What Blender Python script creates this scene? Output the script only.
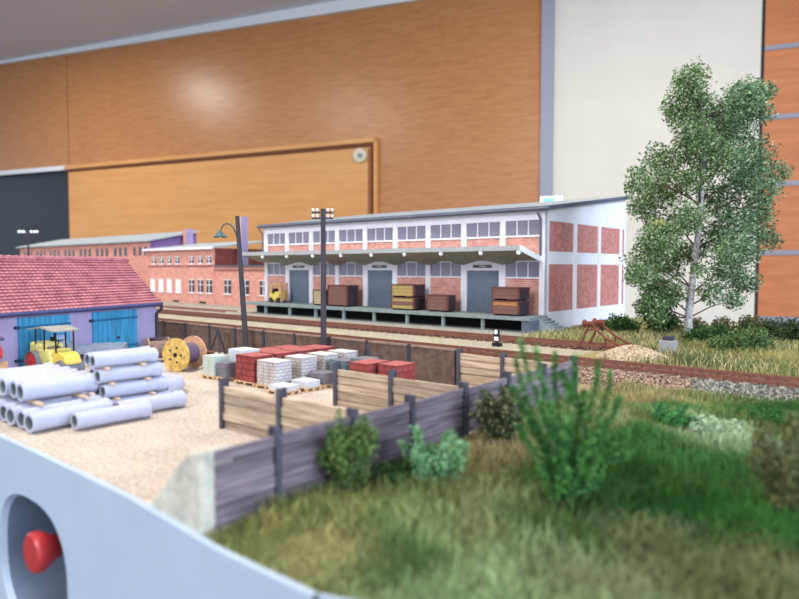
import bpy, math, random
import numpy as np
from mathutils import Vector, Matrix, noise
random.seed(7); rng = np.random.default_rng(7)
S = bpy.context.scene
for o in list(bpy.data.objects): bpy.data.objects.remove(o)
R = math.radians
TH = R(-40)                     # the layout's long axis (A) runs to the right and towards the camera, B runs to the back
CT, ST = math.cos(TH), math.sin(TH)
def XY(A, B, z=0): return Vector((A*CT - B*ST, A*ST + B*CT, z))

# ------------------------------------------------------------------ camera, world, lights, exposure
cd = bpy.data.cameras.new('camera'); cam = bpy.data.objects.new('camera', cd); S.collection.objects.link(cam)
cam.location = (0, 0, 4.8); cam.rotation_euler = (R(90-2.77), 0, 0)
cd.sensor_width = 36; cd.lens = 650/799*36; cd.clip_end = 3000; cd.clip_start = .05
cd.dof.use_dof = True; cd.dof.focus_distance = 36; cd.dof.aperture_fstop = .0293/.17
S.camera = cam
w = bpy.data.worlds.new('world'); S.world = w; w.use_nodes = True
bg = w.node_tree.nodes['Background']; bg.inputs[0].default_value = (.66, .78, 1, 1); bg.inputs[1].default_value = 1.55
def area(name, loc, rot, sx, sy, power, col, spread=180):
    l = bpy.data.lights.new(name, 'AREA'); l.shape = 'RECTANGLE'; l.size = sx; l.size_y = sy; l.energy = power; l.color = col; l.spread = R(spread)
    o = bpy.data.objects.new(name, l); S.collection.objects.link(o); o.location = loc; o.rotation_euler = rot; return o
area('ceiling_lamp_or_fill', (-45, 20, 138), (0, R(-18), 0), 60, 60, 270000, (1, .93, .84))
area('ceiling_lamp_or_fill', (60, 150, 138), (0, 0, 0), 60, 60, 240000, (1, .92, .82))
area('ceiling_lamp_or_fill', (-226, 312, 139), (0, 0, 0), 16, 16, 170000, (1, .96, .9))
area('ceiling_lamp_or_fill', (-190, 190, 138), (0, 0, 0), 60, 60, 280000, (1, .92, .82))
area('ceiling_lamp_or_fill', (-130, -130, 120), (R(48), 0, R(-38)), 70, 70, 300000, (1, .95, .92))  # added fill from front left to brighten facade and edge board, no fixture
area('window_daylight', (150, -120, 60), (R(75), 0, R(40)), 140, 90, 620000, (.72, .82, 1))
S.view_settings.view_transform = 'Standard'; S.view_settings.look = 'None'; S.view_settings.gamma = 1
S.view_settings.use_curve_mapping = False; S.view_settings.exposure = .0

# ------------------------------------------------------------------ materials
def lin(c):
    return tuple(((x/255)/12.92 if x/255 <= .04045 else ((x/255+.055)/1.055)**2.4) for x in c)
class NT:
    def __init__(s, name):
        s.m = bpy.data.materials.new(name); s.m.use_nodes = True; s.t = s.m.node_tree; s.b = s.t.nodes['Principled BSDF']
    def n(s, typ, **k):
        x = s.t.nodes.new(typ)
        for a, v in k.items():
            if a in x.inputs: x.inputs[a].default_value = v
            else: setattr(x, a, v)
        return x
    def l(s, a, b): s.t.links.new(a, b)
def mat(name, col, rough=.75, noise_amt=.12, scale=3., bump=.0, metal=0, col2=None, stretch=(1, 1, 1), emit=None, spec=.3, coat=0, rand=0):
    N = NT(name); c = lin(col)
    N.b.inputs['Roughness'].default_value = rough; N.b.inputs['Metallic'].default_value = metal
    N.b.inputs['Specular IOR Level'].default_value = spec
    N.b.inputs['Coat Weight'].default_value = coat
    tc = N.n('ShaderNodeTexCoord'); mp = N.n('ShaderNodeMapping'); mp.inputs['Scale'].default_value = stretch
    if rand:      # every board gets its own stretch of grain
        oi = N.n('ShaderNodeObjectInfo'); ad = N.n('ShaderNodeVectorMath', operation='ADD'); sc_ = N.n('ShaderNodeVectorMath', operation='SCALE'); sc_.inputs[0].default_value = (37, 11, 23)
        N.l(oi.outputs['Random'], sc_.inputs['Scale']); N.l(tc.outputs['Object'], ad.inputs[0]); N.l(sc_.outputs[0], ad.inputs[1]); N.l(ad.outputs[0], mp.inputs[0])
    else: N.l(tc.outputs['Object'], mp.inputs[0])
    nz = N.n('ShaderNodeTexNoise'); nz.inputs['Scale'].default_value = scale; nz.inputs['Detail'].default_value = 6; nz.inputs['Roughness'].default_value = .65
    N.l(mp.outputs[0], nz.inputs['Vector'])
    rp = N.n('ShaderNodeValToRGB'); a, b = rp.color_ramp.elements
    a.position = .3; b.position = .7
    lo = lin(col2) if col2 else tuple(x*(1-noise_amt*1.6) for x in c)
    hi = c if col2 else tuple(min(1, x*(1+noise_amt)) for x in c)
    a.color = (*lo, 1); b.color = (*hi, 1)
    N.l(nz.outputs[0], rp.inputs[0]); N.l(rp.outputs[0], N.b.inputs['Base Color'])
    if rand:
        ml = N.n('ShaderNodeMapRange'); ml.inputs['To Min'].default_value = .7; ml.inputs['To Max'].default_value = 1.12; N.l(oi.outputs['Random'], ml.inputs['Value'])
        vm = N.n('ShaderNodeVectorMath', operation='SCALE'); N.l(rp.outputs[0], vm.inputs[0]); N.l(ml.outputs[0], vm.inputs['Scale']); N.l(vm.outputs[0], N.b.inputs['Base Color'])
    if bump:
        bp = N.n('ShaderNodeBump'); bp.inputs['Strength'].default_value = bump; bp.inputs['Distance'].default_value = .05
        N.l(nz.outputs[0], bp.inputs['Height']); N.l(bp.outputs[0], N.b.inputs['Normal'])
    if emit:
        N.b.inputs['Emission Color'].default_value = (*lin(col), 1); N.b.inputs['Emission Strength'].default_value = emit
    return N.m
def brick(name, col, mortar, bw=.5, bh=.16, axis='XZ', col2=None, ms=.02, rough=.85):
    """Brick texture on object coordinates; axis picks the wall plane."""
    N = NT(name); N.b.inputs['Roughness'].default_value = rough; N.b.inputs['Specular IOR Level'].default_value = .2
    tc = N.n('ShaderNodeTexCoord'); sp = N.n('ShaderNodeSeparateXYZ'); cb = N.n('ShaderNodeCombineXYZ')
    N.l(tc.outputs['Object'], sp.inputs[0]); N.l(sp.outputs[axis[0]], cb.inputs[0]); N.l(sp.outputs[axis[1]], cb.inputs[1])
    bt = N.n('ShaderNodeTexBrick'); bt.inputs['Scale'].default_value = 1; bt.inputs['Brick Width'].default_value = bw; bt.inputs['Row Height'].default_value = bh
    bt.inputs['Mortar Size'].default_value = ms; bt.inputs['Color1'].default_value = (*lin(col), 1)
    bt.inputs['Color2'].default_value = (*lin(col2 or tuple(x*.8 for x in col)), 1); bt.inputs['Mortar'].default_value = (*lin(mortar), 1)
    N.l(cb.outputs[0], bt.inputs[0])
    nz = N.n('ShaderNodeTexNoise'); nz.inputs['Scale'].default_value = 1.6; nz.inputs['Detail'].default_value = 8
    N.l(tc.outputs['Object'], nz.inputs['Vector'])
    mx = N.n('ShaderNodeMixRGB', blend_type='MULTIPLY'); mx.inputs[0].default_value = .6
    rp = N.n('ShaderNodeValToRGB'); rp.color_ramp.elements[0].position = .3; rp.color_ramp.elements[0].color = (.6, .55, .52, 1); rp.color_ramp.elements[1].position = .65; rp.color_ramp.elements[1].color = (1, 1, 1, 1)
    N.l(nz.outputs[0], rp.inputs[0]); N.l(bt.outputs[0], mx.inputs[1]); N.l(rp.outputs[0], mx.inputs[2]); N.l(mx.outputs[0], N.b.inputs['Base Color'])
    return N.m
def attr_mat(name, rough=.8, trans=.0, nscale=8, namt=.25, bump=0):
    """Colour from the mesh's own colour attribute, broken up by noise."""
    N = NT(name); N.b.inputs['Roughness'].default_value = rough; N.b.inputs['Specular IOR Level'].default_value = .15
    at = N.n('ShaderNodeAttribute'); at.attribute_name = 'Col'
    tc = N.n('ShaderNodeTexCoord'); nz = N.n('ShaderNodeTexNoise'); nz.inputs['Scale'].default_value = nscale; nz.inputs['Detail'].default_value = 8; nz.inputs['Roughness'].default_value = .75
    N.l(tc.outputs['Object'], nz.inputs['Vector'])
    rp = N.n('ShaderNodeValToRGB'); rp.color_ramp.elements[0].position = .35; rp.color_ramp.elements[1].position = .65
    rp.color_ramp.elements[0].color = (*([1-namt*1.5]*3), 1); rp.color_ramp.elements[1].color = (*([1+namt]*3), 1)
    mx = N.n('ShaderNodeMixRGB', blend_type='MULTIPLY'); mx.inputs[0].default_value = 1
    N.l(nz.outputs[0], rp.inputs[0]); N.l(at.outputs[0], mx.inputs[1]); N.l(rp.outputs[0], mx.inputs[2]); N.l(mx.outputs[0], N.b.inputs['Base Color'])
    if bump:
        bp = N.n('ShaderNodeBump'); bp.inputs['Strength'].default_value = bump; bp.inputs['Distance'].default_value = .08
        N.l(nz.outputs[0], bp.inputs['Height']); N.l(bp.outputs[0], N.b.inputs['Normal'])
    if trans:
        tr = N.n('ShaderNodeBsdfTranslucent'); ms = N.n('ShaderNodeMixShader'); ms.inputs[0].default_value = trans
        out = N.t.nodes['Material Output']; N.l(mx.outputs[0], tr.inputs[0]); N.l(N.b.outputs[0], ms.inputs[1]); N.l(tr.outputs[0], ms.inputs[2]); N.l(ms.outputs[0], out.inputs[0])
    return N.m
def glass_mat(name, col=(120, 120, 150)):
    N = NT(name); N.b.inputs['Base Color'].default_value = (*lin(col), 1); N.b.inputs['Roughness'].default_value = .15
    N.b.inputs['Specular IOR Level'].default_value = .6
    return N.m
M = dict(
    white=mat('white_render', (236, 234, 240), .8, .05, 1.2), cream=mat('cream_wall', (218, 213, 200), .8, .03, .05),
    gablewhite=mat('gable_white', (236, 236, 242), .8, .04, .6),
    brick=brick('warehouse_brick', (226, 160, 144), (222, 190, 180), .5, .16, 'XZ', (206, 130, 112)),
    brickg=brick('gable_brick', (214, 138, 126), (206, 160, 154), .34, .12, 'YZ', (186, 102, 94)),
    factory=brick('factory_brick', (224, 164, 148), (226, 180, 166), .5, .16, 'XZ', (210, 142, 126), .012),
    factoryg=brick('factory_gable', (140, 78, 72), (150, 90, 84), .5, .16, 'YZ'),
    slate=mat('grey_roofing', (132, 142, 148), .7, .15, 1.5), paleroof=mat('pale_roofing', (156, 166, 170), .7, .12, 1.2),
    edge=mat('roof_edge', (92, 98, 112), .6, .1, 2), win=glass_mat('window_pane', (126, 122, 136)), darkwin=glass_mat('dark_pane', (38, 38, 46)),
    shutter=mat('shutter_grey', (112, 124, 140), .55, .1, 1.5), deck=mat('deck_concrete', (130, 142, 142), .85, .18, 2.5, .2),
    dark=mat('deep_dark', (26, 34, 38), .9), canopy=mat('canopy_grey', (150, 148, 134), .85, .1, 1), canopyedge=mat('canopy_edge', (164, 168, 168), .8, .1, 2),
    bulb=mat('white_globe', (250, 250, 246), .4, 0), sign=mat('sign_plate', (96, 96, 96), .7), signlight=mat('sign_strip', (205, 205, 198), .7),
    rust=mat('rusty_steel', (120, 66, 50), .8, .3, 6, .2), rail=mat('rail_steel', (128, 84, 68), .6, .3, 5), sleeper=mat('sleeper_wood', (92, 66, 54), .9, .3, 4),
    pole=mat('pole_wood', (64, 60, 66), .85, .2, 6, stretch=(1, 1, .2)), green=mat('lamp_green', (50, 84, 82), .5), porcelain=mat('porcelain', (240, 240, 240), .3, 0),
    steel=mat('dark_steel', (58, 58, 68), .65, .15, 4), purple=mat('lilac_render_and_shade', (152, 142, 176), .85, .1, .8, .1), gableshade=mat('shaded_gable', (124, 98, 150), .85, .1, .8),
    blue=mat('blue_boards', (58, 138, 178), .7, .22, 2.2, stretch=(3, 3, .3)), bluedark=mat('blue_batten', (30, 96, 136), .7), hinge=mat('hinge_iron', (46, 54, 84), .6),
    gutter=mat('gutter_blue', (70, 74, 116), .6), pipe=mat('concrete_pipe', (172, 174, 192), .85, .07, 5, .15), pipein=mat('pipe_bore', (120, 128, 128), .9),
    block=mat('wood_block', (196, 170, 140), .85), straw=mat('drum_yellow', (204, 168, 92), .7, .35, 5), cable=mat('cable_purple', (96, 80, 104), .6, .2, 8, stretch=(1, 8, 1)),
    drumwood=mat('drum_wood', (196, 150, 116), .8, .25, 5), brown=mat('brown_drum', (142, 118, 104), .85, .25, 5), pallet=mat('pallet_wood', (206, 170, 128), .85, .15, 6),
    redblock=brick('red_block', (152, 74, 70), (112, 52, 50), .34, .25, 'XZ', (154, 68, 66), .025), redblockg=brick('red_block_end', (160, 76, 76), (120, 56, 56), .34, .25, 'YZ', (148, 66, 66), .025),
    redtop=mat('red_block_top', (166, 92, 88), .85, .12, 5),
    whiteblock=brick('white_block', (204, 198, 190), (160, 154, 154), .28, .13, 'XZ', (190, 184, 178), .022), whiteblockg=brick('white_block_end', (204, 200, 198), (160, 154, 158), .28, .13, 'YZ', (190, 188, 188), .022),
    whitetop=mat('white_block_top', (208, 202, 190), .85, .08, 5),
    mint=mat('pale_mint', (180, 192, 182), .85, .06, 5), slab=mat('slab_white', (196, 198, 204), .85, .06, 5),
    greyblock=mat('grey_cube', (116, 112, 118), .9, .15, 6), greenblock=brick('green_block', (112, 132, 128), (84, 100, 98), .4, .2, 'XZ', (102, 120, 116), .02), greenblockg=brick('green_block_end', (104, 120, 118), (80, 96, 94), .4, .2, 'YZ', (94, 110, 108), .02),
    crate=mat('crate_wood', (124, 88, 78), .8, .25, 4, stretch=(.5, .5, 6)), crateyel=mat('crate_yellow', (170, 150, 92), .8, .2, 4, stretch=(.5, .5, 6)), crateorange=mat('crate_orange', (178, 124, 78), .8, .2, 4, stretch=(.5, .5, 6)),
    cratetop=mat('crate_top', (110, 62, 56), .8, .2, 4), cratedark=mat('crate_dark', (60, 48, 54), .85, .2, 4), cratelight=mat('crate_tan', (176, 156, 122), .8, .15, 5),
    plank=mat('shaded_fence_plank', (152, 138, 146), .85, .5, 2.2, .4, stretch=(.3, 1, 5), rand=1, col2=(78, 66, 74)), planktan=mat('divider_plank', (212, 192, 166), .85, .35, 2.2, .4, stretch=(.3, 1, 5), rand=1, col2=(140, 118, 96)),  # the long fence's planks are darkened, shade put into their colour
    post=mat('fence_post', (74, 74, 86), .75, .2, 5), wall=mat('yard_wall', (104, 84, 74), .9, .3, 2.5, .2), 
    yellow=mat('machine_yellow', (218, 196, 88), .55, .15, 6), yelpale=mat('machine_pale_yellow', (222, 210, 128), .6, .2, 6), red=mat('wheel_red', (196, 62, 58), .6, .12, 4), rim=mat('roller_grey', (112, 112, 120), .7, .15, 4), tarp=mat('canopy_sheet', (146, 146, 134), .8, .15, 4),
    palebl=mat('cab_pale_blue', (140, 160, 190), .5, .08, 3), bedgrey=mat('bed_grey', (136, 144, 158), .7, .1, 4), tyre=mat('tyre', (44, 42, 46), .85), sand=mat('sand_tan', (206, 188, 150), .95, .15, 8, .3),
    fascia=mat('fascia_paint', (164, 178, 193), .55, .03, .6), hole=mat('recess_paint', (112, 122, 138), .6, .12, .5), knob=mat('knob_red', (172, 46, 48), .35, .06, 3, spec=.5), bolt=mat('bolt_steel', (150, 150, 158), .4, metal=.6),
    plaster=mat('pale_plaster', (206, 204, 186), .9, .16, 3, .4, col2=(156, 154, 140)),
    trunk=mat('birch_bark', (208, 208, 206), .85, .3, 5, .3, col2=(92, 84, 78), stretch=(1, 1, 2)), twig=mat('twig', (78, 62, 52), .9), 
    trimlt=mat('cornice_paint', (220, 222, 222), .6, .02, .05), ceil=mat('ceiling_paint', (222, 228, 234), .9, .02, .02), column=mat('column_paint', (150, 155, 170), .6, .02, .05),
    gap=mat('shadow_gap', (34, 40, 48), .6), strip=mat('metal_strip', (138, 140, 150), .5, .04, .2, metal=.2), skirt=mat('skirt_grey', (92, 84, 96), .7),
    floor=mat('room_floor', (96, 90, 86), .7, .08, .05), screen=mat('dark_screen', (40, 46, 50), .25, .1, .02), lock=mat('lock_cream', (214, 206, 180), .4, .02, .1),
    stone=mat('grey_stone', (150, 150, 152), .9, .15, 4), black=mat('black_paint', (24, 24, 28), .6), whitepaint=mat('white_paint', (240, 240, 240), .6),
    binblue=mat('box_blue', (120, 196, 226), .5, .02, .1), binwhite=mat('box_white', (232, 236, 240), .5, .02, .1),
    earth=attr_mat('ground_scatter', .95, 0, 9, .38, .7), leaf=attr_mat('leaf', .75, .25, 3, .15), grass=attr_mat('grass_blade', .8, .3, 2, .12), pebble=attr_mat('ballast_stone', .9, 0, 6, .2),
)
def tile_mat():
    N = NT('roof_tiles'); N.b.inputs['Roughness'].default_value = .7; N.b.inputs['Specular IOR Level'].default_value = .3
    tc = N.n('ShaderNodeTexCoord'); nz = N.n('ShaderNodeTexNoise'); nz.inputs['Scale'].default_value = 1.3; nz.inputs['Detail'].default_value = 9; nz.inputs['Roughness'].default_value = .8
    N.l(tc.outputs['Object'], nz.inputs['Vector'])
    rp = N.n('ShaderNodeValToRGB'); e = rp.color_ramp.elements; e[0].position = .3; e[1].position = .68
    e[0].color = (*lin((122, 64, 78)), 1); e[1].color = (*lin((194, 126, 130)), 1)
    N.l(nz.outputs[0], rp.inputs[0]); N.l(rp.outputs[0], N.b.inputs['Base Color'])
    return N.m
M['tile'] = tile_mat()
def wood_mat(name, c1, c2, scale=1., rough=.4, dash=.35):
    N = NT(name); N.b.inputs['Roughness'].default_value = rough; N.b.inputs['Specular IOR Level'].default_value = .5
    tc = N.n('ShaderNodeTexCoord'); mp = N.n('ShaderNodeMapping'); mp.inputs['Scale'].default_value = (.05*scale, .05*scale, .45*scale); mp.inputs['Rotation'].default_value = (0, R(1.5), 0)
    N.l(tc.outputs['Object'], mp.inputs[0])
    nz = N.n('ShaderNodeTexNoise'); nz.inputs['Scale'].default_value = 1; nz.inputs['Detail'].default_value = 5; nz.inputs['Roughness'].default_value = .6; nz.inputs['Distortion'].default_value = .6
    N.l(mp.outputs[0], nz.inputs['Vector'])
    mp2 = N.n('ShaderNodeMapping'); mp2.inputs['Scale'].default_value = (.12*scale, .12*scale, .8*scale); N.l(tc.outputs['Object'], mp2.inputs[0])
    n2 = N.n('ShaderNodeTexNoise'); n2.inputs['Scale'].default_value = 1.2; n2.inputs['Detail'].default_value = 2; N.l(mp2.outputs[0], n2.inputs['Vector'])
    mth = N.n('ShaderNodeMath', operation='MULTIPLY_ADD'); mth.inputs[1].default_value = dash; N.l(n2.outputs[0], mth.inputs[0]); N.l(nz.outputs[0], mth.inputs[2])
    rp = N.n('ShaderNodeValToRGB'); e = rp.color_ramp.elements; e[0].position = .42+dash*.25; e[1].position = .7+dash*.4; e[0].color = (*lin(c2), 1); e[1].color = (*lin(c1), 1)
    N.l(mth.outputs[0], rp.inputs[0]); N.l(rp.outputs[0], N.b.inputs['Base Color'])
    return N.m
M['wood'] = wood_mat('wall_veneer', (188, 130, 80), (168, 110, 60), 1.7, .32, .5); M['woodlt'] = wood_mat('door_veneer', (216, 158, 92), (204, 144, 78), .6, .42, .1); M['woodred'] = wood_mat('red_veneer', (196, 120, 66), (176, 102, 52), .8, .5)

# ------------------------------------------------------------------ mesh building
class MB:
    def __init__(s): s.v = []; s.f = []; s.mi = []; s.ms = []
    def _m(s, m):
        m = m or 'D'
        if m not in s.ms: s.ms.append(m)
        return s.ms.index(m)
    def add(s, vs, fs, m=None):
        k = len(s.v); s.v += [tuple(v) for v in vs]; i = s._m(m)
        for f in fs: s.f.append(tuple(a+k for a in f)); s.mi.append(i)
        return s
    def box(s, x0, x1, y0, y1, z0, z1, m=None, mx=None):
        vs = [Vector(p) for p in ((x0,y0,z0),(x1,y0,z0),(x1,y1,z0),(x0,y1,z0),(x0,y0,z1),(x1,y0,z1),(x1,y1,z1),(x0,y1,z1))]
        if mx is not None: vs = [mx @ v for v in vs]
        return s.add(vs, [(0,3,2,1),(4,5,6,7),(0,1,5,4),(1,2,6,5),(2,3,7,6),(3,0,4,7)], m)
    def tube(s, pts, rs, n=10, m=None, cap=True):
        pts = [Vector(p) for p in pts]
        if not hasattr(rs, '__len__'): rs = [rs]*len(pts)
        k = len(s.v); i = s._m(m); up = None
        for j, p in enumerate(pts):
            d = (pts[min(j+1, len(pts)-1)] - pts[max(j-1, 0)])
            if d.length < 1e-9: d = Vector((0,0,1))
            d.normalize()
            if up is None:
                up = d.orthogonal().normalized()
            up = (up - d*up.dot(d)).normalized(); q = d.cross(up)
            for a in range(n):
                t = 2*math.pi*a/n; s.v.append(tuple(p + (up*math.cos(t) + q*math.sin(t))*rs[j]))
        for j in range(len(pts)-1):
            for a in range(n):
                b = (a+1) % n; s.f.append((k+j*n+a, k+j*n+b, k+(j+1)*n+b, k+(j+1)*n+a)); s.mi.append(i)
        if cap:
            s.f.append(tuple(k+a for a in reversed(range(n)))); s.mi.append(i)
            e = k+(len(pts)-1)*n; s.f.append(tuple(e+a for a in range(n))); s.mi.append(i)
        return s
    def lathe(s, prof, n=20, axis='z', c=(0,0,0), m=None, ms=None):
        """prof = list of (radius, height)"""
        k = len(s.v); c = Vector(c)
        for r_, h in prof:
            for a in range(n):
                t = 2*math.pi*a/n; x, y = r_*math.cos(t), r_*math.sin(t)
                p = {'z': (x,y,h), 'y': (x,h,-y), 'x': (h,x,y)}[axis]; s.v.append(tuple(c+Vector(p)))
        for j in range(len(prof)-1):
            i = s._m(ms[j] if ms else m)
            for a in range(n):
                b = (a+1) % n; s.f.append((k+j*n+a, k+j*n+b, k+(j+1)*n+b, k+(j+1)*n+a)); s.mi.append(i)
        return s
    def prism(s, poly, lo, hi, axis='y', m=None):
        """poly in the plane across axis: axis y -> (x,z); axis x -> (y,z); axis z -> (x,y)"""
        f = {'y': lambda p, t: (p[0], t, p[1]), 'x': lambda p, t: (t, p[0], p[1]), 'z': lambda p, t: (p[0], p[1], t)}[axis]
        n = len(poly); vs = [f(p, lo) for p in poly] + [f(p, hi) for p in poly]
        return s.add(vs, [tuple(range(n)), tuple(reversed(range(n, 2*n)))] + [(a, n+a, n+(a+1) % n, (a+1) % n) for a in range(n)], m)
    def sphere(s, c, r, n=12, m=None, sc=(1,1,1)):
        k = len(s.v); i = s._m(m); h = n//2
        for j in range(h+1):
            p = math.pi*j/h
            for a in range(n):
                t = 2*math.pi*a/n; s.v.append((c[0]+r*sc[0]*math.sin(p)*math.cos(t), c[1]+r*sc[1]*math.sin(p)*math.sin(t), c[2]+r*sc[2]*math.cos(p)))
        for j in range(h):
            for a in range(n):
                b = (a+1) % n; s.f.append((k+j*n+a, k+(j+1)*n+a, k+(j+1)*n+b, k+j*n+b)); s.mi.append(i)
        return s
    def build(s, name, m, parent=None, bevel=0, smooth=False, loc=None, rot=None):
        me = bpy.data.meshes.new(name); me.from_pydata(s.v, [], s.f)
        for x in (s.ms or ['D']): me.materials.append(M[m] if x == 'D' else M[x])
        me.polygons.foreach_set('material_index', s.mi)
        import bmesh
        b = bmesh.new(); b.from_mesh(me); bmesh.ops.recalc_face_normals(b, faces=b.faces); b.to_mesh(me); b.free()
        if smooth:
            me.polygons.foreach_set('use_smooth', [True]*len(me.polygons)); me.set_sharp_from_angle(angle=R(40))
        o = bpy.data.objects.new(name, me); S.collection.objects.link(o)
        if parent: o.parent = parent
        if loc is not None: o.location = loc
        if rot is not None: o.rotation_euler = rot
        if bevel:
            bv = o.modifiers.new('bevel', 'BEVEL'); bv.width = bevel; bv.segments = 2; bv.limit_method = 'ANGLE'
        return o
def tag(o, label, cat, group=None, kind=None):
    o['label'] = label; o['category'] = cat
    if group: o['group'] = group
    if kind: o['kind'] = kind
    return o
def thing(name, label, cat, A, B, z=0, rot=0, group=None):
    o = bpy.data.objects.new(name, None); S.collection.objects.link(o); o.location = XY(A, B, z); o.rotation_euler = (0, 0, TH+R(rot)); o.empty_display_size = .1
    return tag(o, label, cat, group)
def place(o, A, B, z=0, rot=0): o.location = XY(A, B, z); o.rotation_euler = (0, 0, TH+R(rot)); return o
def dup(root, A, B, z, rot, label, group=None):
    r_ = root.copy(); S.collection.objects.link(r_); place(r_, A, B, z, rot); r_['label'] = label
    if group: r_['group'] = group
    for ch in list(root.children):
        c = ch.copy(); S.collection.objects.link(c); c.parent = r_
        for g in list(ch.children):
            d = g.copy(); S.collection.objects.link(d); d.parent = c
    return r_
def struct(o): o['kind'] = 'structure'; return o
def npmesh(name, V, F, m, C=None, smooth=False):
    """V (n,3), F (k,4 or 3), per-vertex colours C (n,3) linear"""
    me = bpy.data.meshes.new(name); nf, w_ = F.shape
    me.vertices.add(len(V)); me.vertices.foreach_set('co', np.ascontiguousarray(V, dtype=np.float32).ravel())
    me.loops.add(nf*w_); me.loops.foreach_set('vertex_index', np.ascontiguousarray(F, dtype=np.int32).ravel())
    me.polygons.add(nf); me.polygons.foreach_set('loop_start', np.arange(nf, dtype=np.int32)*w_)
    me.update(calc_edges=True)
    if C is not None:
        at = me.color_attributes.new('Col', 'FLOAT_COLOR', 'POINT'); c4 = np.ones((len(V), 4), dtype=np.float32); c4[:, :3] = C; at.data.foreach_set('color', c4.ravel())
    if smooth: me.polygons.foreach_set('use_smooth', [True]*nf)
    me.materials.append(M[m]); o = bpy.data.objects.new(name, me); S.collection.objects.link(o); return o
L = lambda c: np.array(lin(c))
def sn(x, y, sc, seed=0):
    """cheap smooth noise in -1..1 for numpy arrays"""
    x = np.asarray(x)/sc+seed*7.13; y = np.asarray(y)/sc+seed*3.71
    return (np.sin(x*1.3+1.7*np.sin(y*.9+seed))+np.sin(y*1.7+1.3*np.sin(x*1.1+seed*2))+np.sin((x+y)*.8+np.sin(x-y)))/3

# ------------------------------------------------------------------ the room
WD = Vector((.922, -.387, 0)); WN = Vector((-.387, -.922, 0)); WROT = math.atan2(-.387, .922); WO = Vector((0, 330, 0))
wallobj = lambda mb, name, m: struct(mb.build(name, m, None, loc=WO, rot=(0, 0, WROT)))   # local x along the wall, -y towards the camera
def wu(u):      # distance along the wall seen at picture column u
    k = (u-399.5)/650; return (k*330)/(.922+.387*k)
sU = {u: wu(u) for u in (-80, 0, 72, 69, 70, 376, 379, 540, 552, 752, 755.5, 800, 1100)}
ZC = 144
wallobj(MB().box(wu(72)+.25, sU[540], 0, 4, -104, ZC), 'wall_back', 'wood')
wallobj(MB().box(-560, wu(72)-.25, 0, 4, 69, ZC), 'wall_back_left', 'wood')
wallobj(MB().box(-560, wu(72), 0, 4, -104, -60), 'wall_below_window', 'wood')
# dark opening with a pale head rail
wallobj(MB().box(-560, sU[72], 3.4, 4, -60, 69), 'window_1', 'screen')
wallobj(MB().box(-560, sU[72], -1, 1.5, 67.4, 70.2, ), 'trim_1', 'trimlt')
wallobj(MB().box(-410, -395, 2.2, 3, -60, 63), 'trim_2', 'skirt')
# large sliding door leaf of lighter veneer with a routed frame and round lock
def wz(u, v):
    k = (u-399.5)/650; t = (330)/(1+.4197*k) if False else None
    s_ = wu(u); Y = 330 - .387*s_; return 4.8 + Y*((299.5-v)/650 - math.tan(R(2.77)))/(1+((299.5-v)/650)*math.tan(R(2.77)))
zl, zr = wz(70, 166.5), wz(378, 138)
d = struct(MB().add([(sU[72]+.5, -1.2, -100), (sU[376]-4, -1.2, -100), (sU[376]-4, -1.2, zr-5), (sU[72]+.5, -1.2, zl-4), (sU[72]+.5, 0, -100), (sU[376]-4, 0, -100), (sU[376]-4, 0, zr-5), (sU[72]+.5, 0, zl-4)],
    [(0,1,2,3), (1,5,6,2), (3,2,6,7), (0,3,7,4)]).build('door_1', 'woodlt', None, loc=WO, rot=(0, 0, WROT)))
f = MB()
f.add([(sU[72]-2, -2.2, zl), (sU[379], -2.2, zr), (sU[379], -2.2, zr-2.2), (sU[72]-2, -2.2, zl-2.2), (sU[72]-2, 0, zl), (sU[379], 0, zr), (sU[379], 0, zr-2.2), (sU[72]-2, 0, zl-2.2)], [(0,1,2,3), (0,4,5,1), (3,2,6,7), (0,3,7,4)])
f.box(sU[379]-2, sU[379], -2.2, 0, -100, zr-.1)
f.build('door_frame', 'woodlt', d)
g = MB(); g.box(sU[72], sU[376]-1.5, -1.25, 0, 0, 0)  # keep local origin
g = MB().add([(sU[72]-2, -1.6, zl-2.9), (sU[376], -1.6, zr-2.9), (sU[376], -1.6, zr-3.6), (sU[72]-2, -1.6, zl-3.6), (sU[72]-2, 0, zl-2.9), (sU[376], 0, zr-2.9), (sU[376], 0, zr-3.6), (sU[72]-2, 0, zl-3.6)], [(0,1,2,3), (0,4,5,1), (3,2,6,7), (0,3,7,4)])
g.box(sU[376]-2.2, sU[376]-1.4, -1.6, 0, -100, zr-3); g.build('door_rebate', 'rust', d)
lk = MB().lathe([(0, -1.8), (2.6, -1.8), (3.6, -1.4), (3.8, -.6), (3.8, 0)], 28, 'y', (wu(362), -1.2, wz(362, 156)))
lk.build('lock_rosette', 'lock', d, smooth=True)
MB().lathe([(0, -.5), (1.3, -.5), (1.3, 0)], 20, 'y', (wu(362)+.6, -3, wz(362, 156.5))).build('lock_cylinder', 'strip', d)
# cornice, ceiling
zc0, zc1 = wz(0, 65.5), wz(425, 0)
c = MB(); ax, bx = -560, sU[540]
zz = lambda s_: zc0 + (zc1-zc0)*(s_-sU[0])/(wu(425)-sU[0])
c.add([(ax, -2, zz(ax)-.6), (bx, -2, zz(bx)), (bx, -2, 148), (ax, -2, 148), (ax, 2, zz(ax)), (bx, 2, zz(bx)), (bx, 2, 148), (ax, 2, 148)], [(0,1,2,3), (0,4,5,1), (1,5,6,2), (4,7,6,5)])
wallobj(c, 'trim_3', 'trimlt')
wallobj(MB().box(-700, 700, -620, 6, zz(0)+6.2, zz(0)+9), 'ceiling', 'ceil')
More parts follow.
